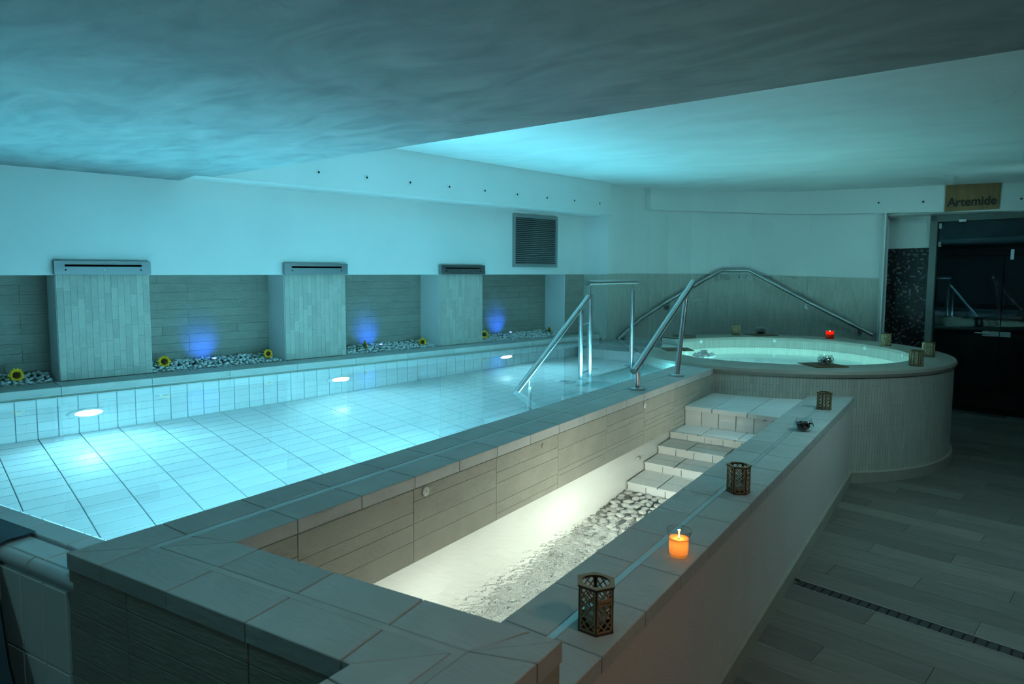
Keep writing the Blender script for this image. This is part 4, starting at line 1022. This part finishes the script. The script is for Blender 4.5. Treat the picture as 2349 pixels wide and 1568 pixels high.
for x, y, z, e, c, lb in ((1.5, -.4, ZLOW, .45, (1.0, .66, .48), 'dim warm recessed downlight in the low ceiling behind the viewer, added unseen'), (.6, 1.5, ZLOW, 1.15, (1.0, .72, .50), 'recessed downlight in the low ceiling over the plank floor, added unseen'),
        (.45, 4.6, 2.56, 2.2, (.52, .96, 1.0), 'recessed downlight in the high ceiling beside the bath wall, added unseen'), (.75, 7.9, 2.58, 1.5, (.36, .93, 1.0), 'recessed downlight in the high ceiling before the door, added unseen'), (-2.6, -1.5, ZLOW, 1.0, (.42, .95, 1.0), 'recessed downlight in the low ceiling behind the pool edge, added unseen'), (-1.3, .55, ZLOW, .46, (.32, .93, 1.0), 'recessed downlight in the low ceiling above the stone block, added unseen')):
    L_ = thing('added_downlight', lb, 'lamp', (x, y, z - .012))  # unseen fill lamps added to brighten floor, tub, block and far wall
    MB().lathe([(.06, .04), (.075, .04), (.075, 0), (.06, 0)], 20, close=True).build('trim', 'white', L_, True)
    light('fill_downlight', 'SPOT', (x, y, z - .02), FILL_DOWN_W * e, c, spot_size=R(140 if 4 < y < 5 else 100 if y > 7 else 165), spot_blend=1.0, shadow_soft_size=.22,
          aim=(-.75, 4.7, .2) if 4 < y < 5 else (-2.3, 9.4, 1.2) if y > 7 else (x - (.5 if x > 0 else 0), y, 0))
# unseen fill lamps added on the divider's pool face, below the water
for y in (1.7, 3.1, 4.5):
    L_ = thing('added_divider_lamp', {1.7: 'underwater lamp in the pool face of the divider, nearest the block, added fill', 3.1: 'underwater lamp in the pool face of the divider, middle one, added fill', 4.5: 'underwater lamp in the pool face of the divider, by the steps, added fill'}[y], 'lamp', (XD0 - .001, y, .25), 0, 'added fill lamps in the divider')
    MB().tube([(0, 0, 0), (-.012, 0, 0)], .12, 24).build('flange', 'pooltile', L_, True); MB().tube([(-.012, 0, 0), (-.017, 0, 0)], .085, 24).build('lens', 'lens', L_, True)
    light('divider_fill_spot', 'SPOT', (XD0 - .04, y, .25), POOL_W * 2.3, CYAN, spot_size=R(130), spot_blend=.9, shadow_soft_size=.05, aim=(-4.4, y + .3, .55))
# small unseen fill lamps added under the inner lip of the bath wall coping
for y, e, lb in ((2.9, 6.0, 'small warm lamp under the bath wall coping opposite the inlet, added as fill'), (4.3, 5.0, 'small lamp under the bath wall coping beside the steps, added as fill')):
    L_ = thing('coping_fill_lamp', lb, 'lamp', (XR0 - .004, y, .585)); MB().tube([(.006, 0, 0), (-.006, 0, 0)], .02, 16).build('housing', 'steel', L_, True)
    light('coping_fill_spot', 'SPOT', (XR0 - .02, y, .585), e, (.93, 1.0, .84), spot_size=R(150), spot_blend=1.0, shadow_soft_size=.02, aim=(XD1, y + .05, .64))

# added cyan fill strip hidden under the pool-side edge of the divider coping
LS = thing('fill_strip', 'added thin cyan fill strip under the pool edge of the divider coping', 'light strip', (XD0 - .006, 3.4, .80))
MB().box((-.004, -2.1, -.006), (.004, 2.1, .006)).build('housing', 'steel', LS)
lo_ = light('fill_strip_light', 'AREA', (XD0 - .014, 3.4, .803), STRIP_W, (.17, .80, 1.0), shape='RECTANGLE', size=4.2, size_y=.02)
lo_.rotation_euler = Matrix(((0, .55, -.835), (1, 0, 0), (0, -.835, -.55))).transposed().inverted().to_euler() if False else (0, 0, 0)
zx = Vector((.995, 0, .08)).normalized(); xx = Vector((0, 1, 0)); yy_ = zx.cross(xx); lo_.rotation_euler = Matrix((xx, yy_, zx)).transposed().to_euler()
# added fill strip along the waterline under the left coping, shining up at the ceiling
LS = thing('fill_strip', 'added thin cyan fill strip along the waterline under the left wall coping', 'light strip', W3(2.25, .296, .783), LRZ)
MB().box((-3.4, -.004, -.004), (3.4, .012, .002)).build('housing', 'pooltile', LS)
lo2 = light('waterline_fill_light', 'AREA', W3(2.25, .298, .7875), WLINE_W, (.13, .78, 1.0), shape='RECTANGLE', size=6.8, size_y=.004, spread=R(80))
zz_ = -(Vector((nv.x * .52, nv.y * .52, .85)).normalized()); x2 = Vector((lv.x, lv.y, 0)); y2 = zz_.cross(x2); lo2.rotation_euler = Matrix((x2, y2, zz_)).transposed().to_euler()
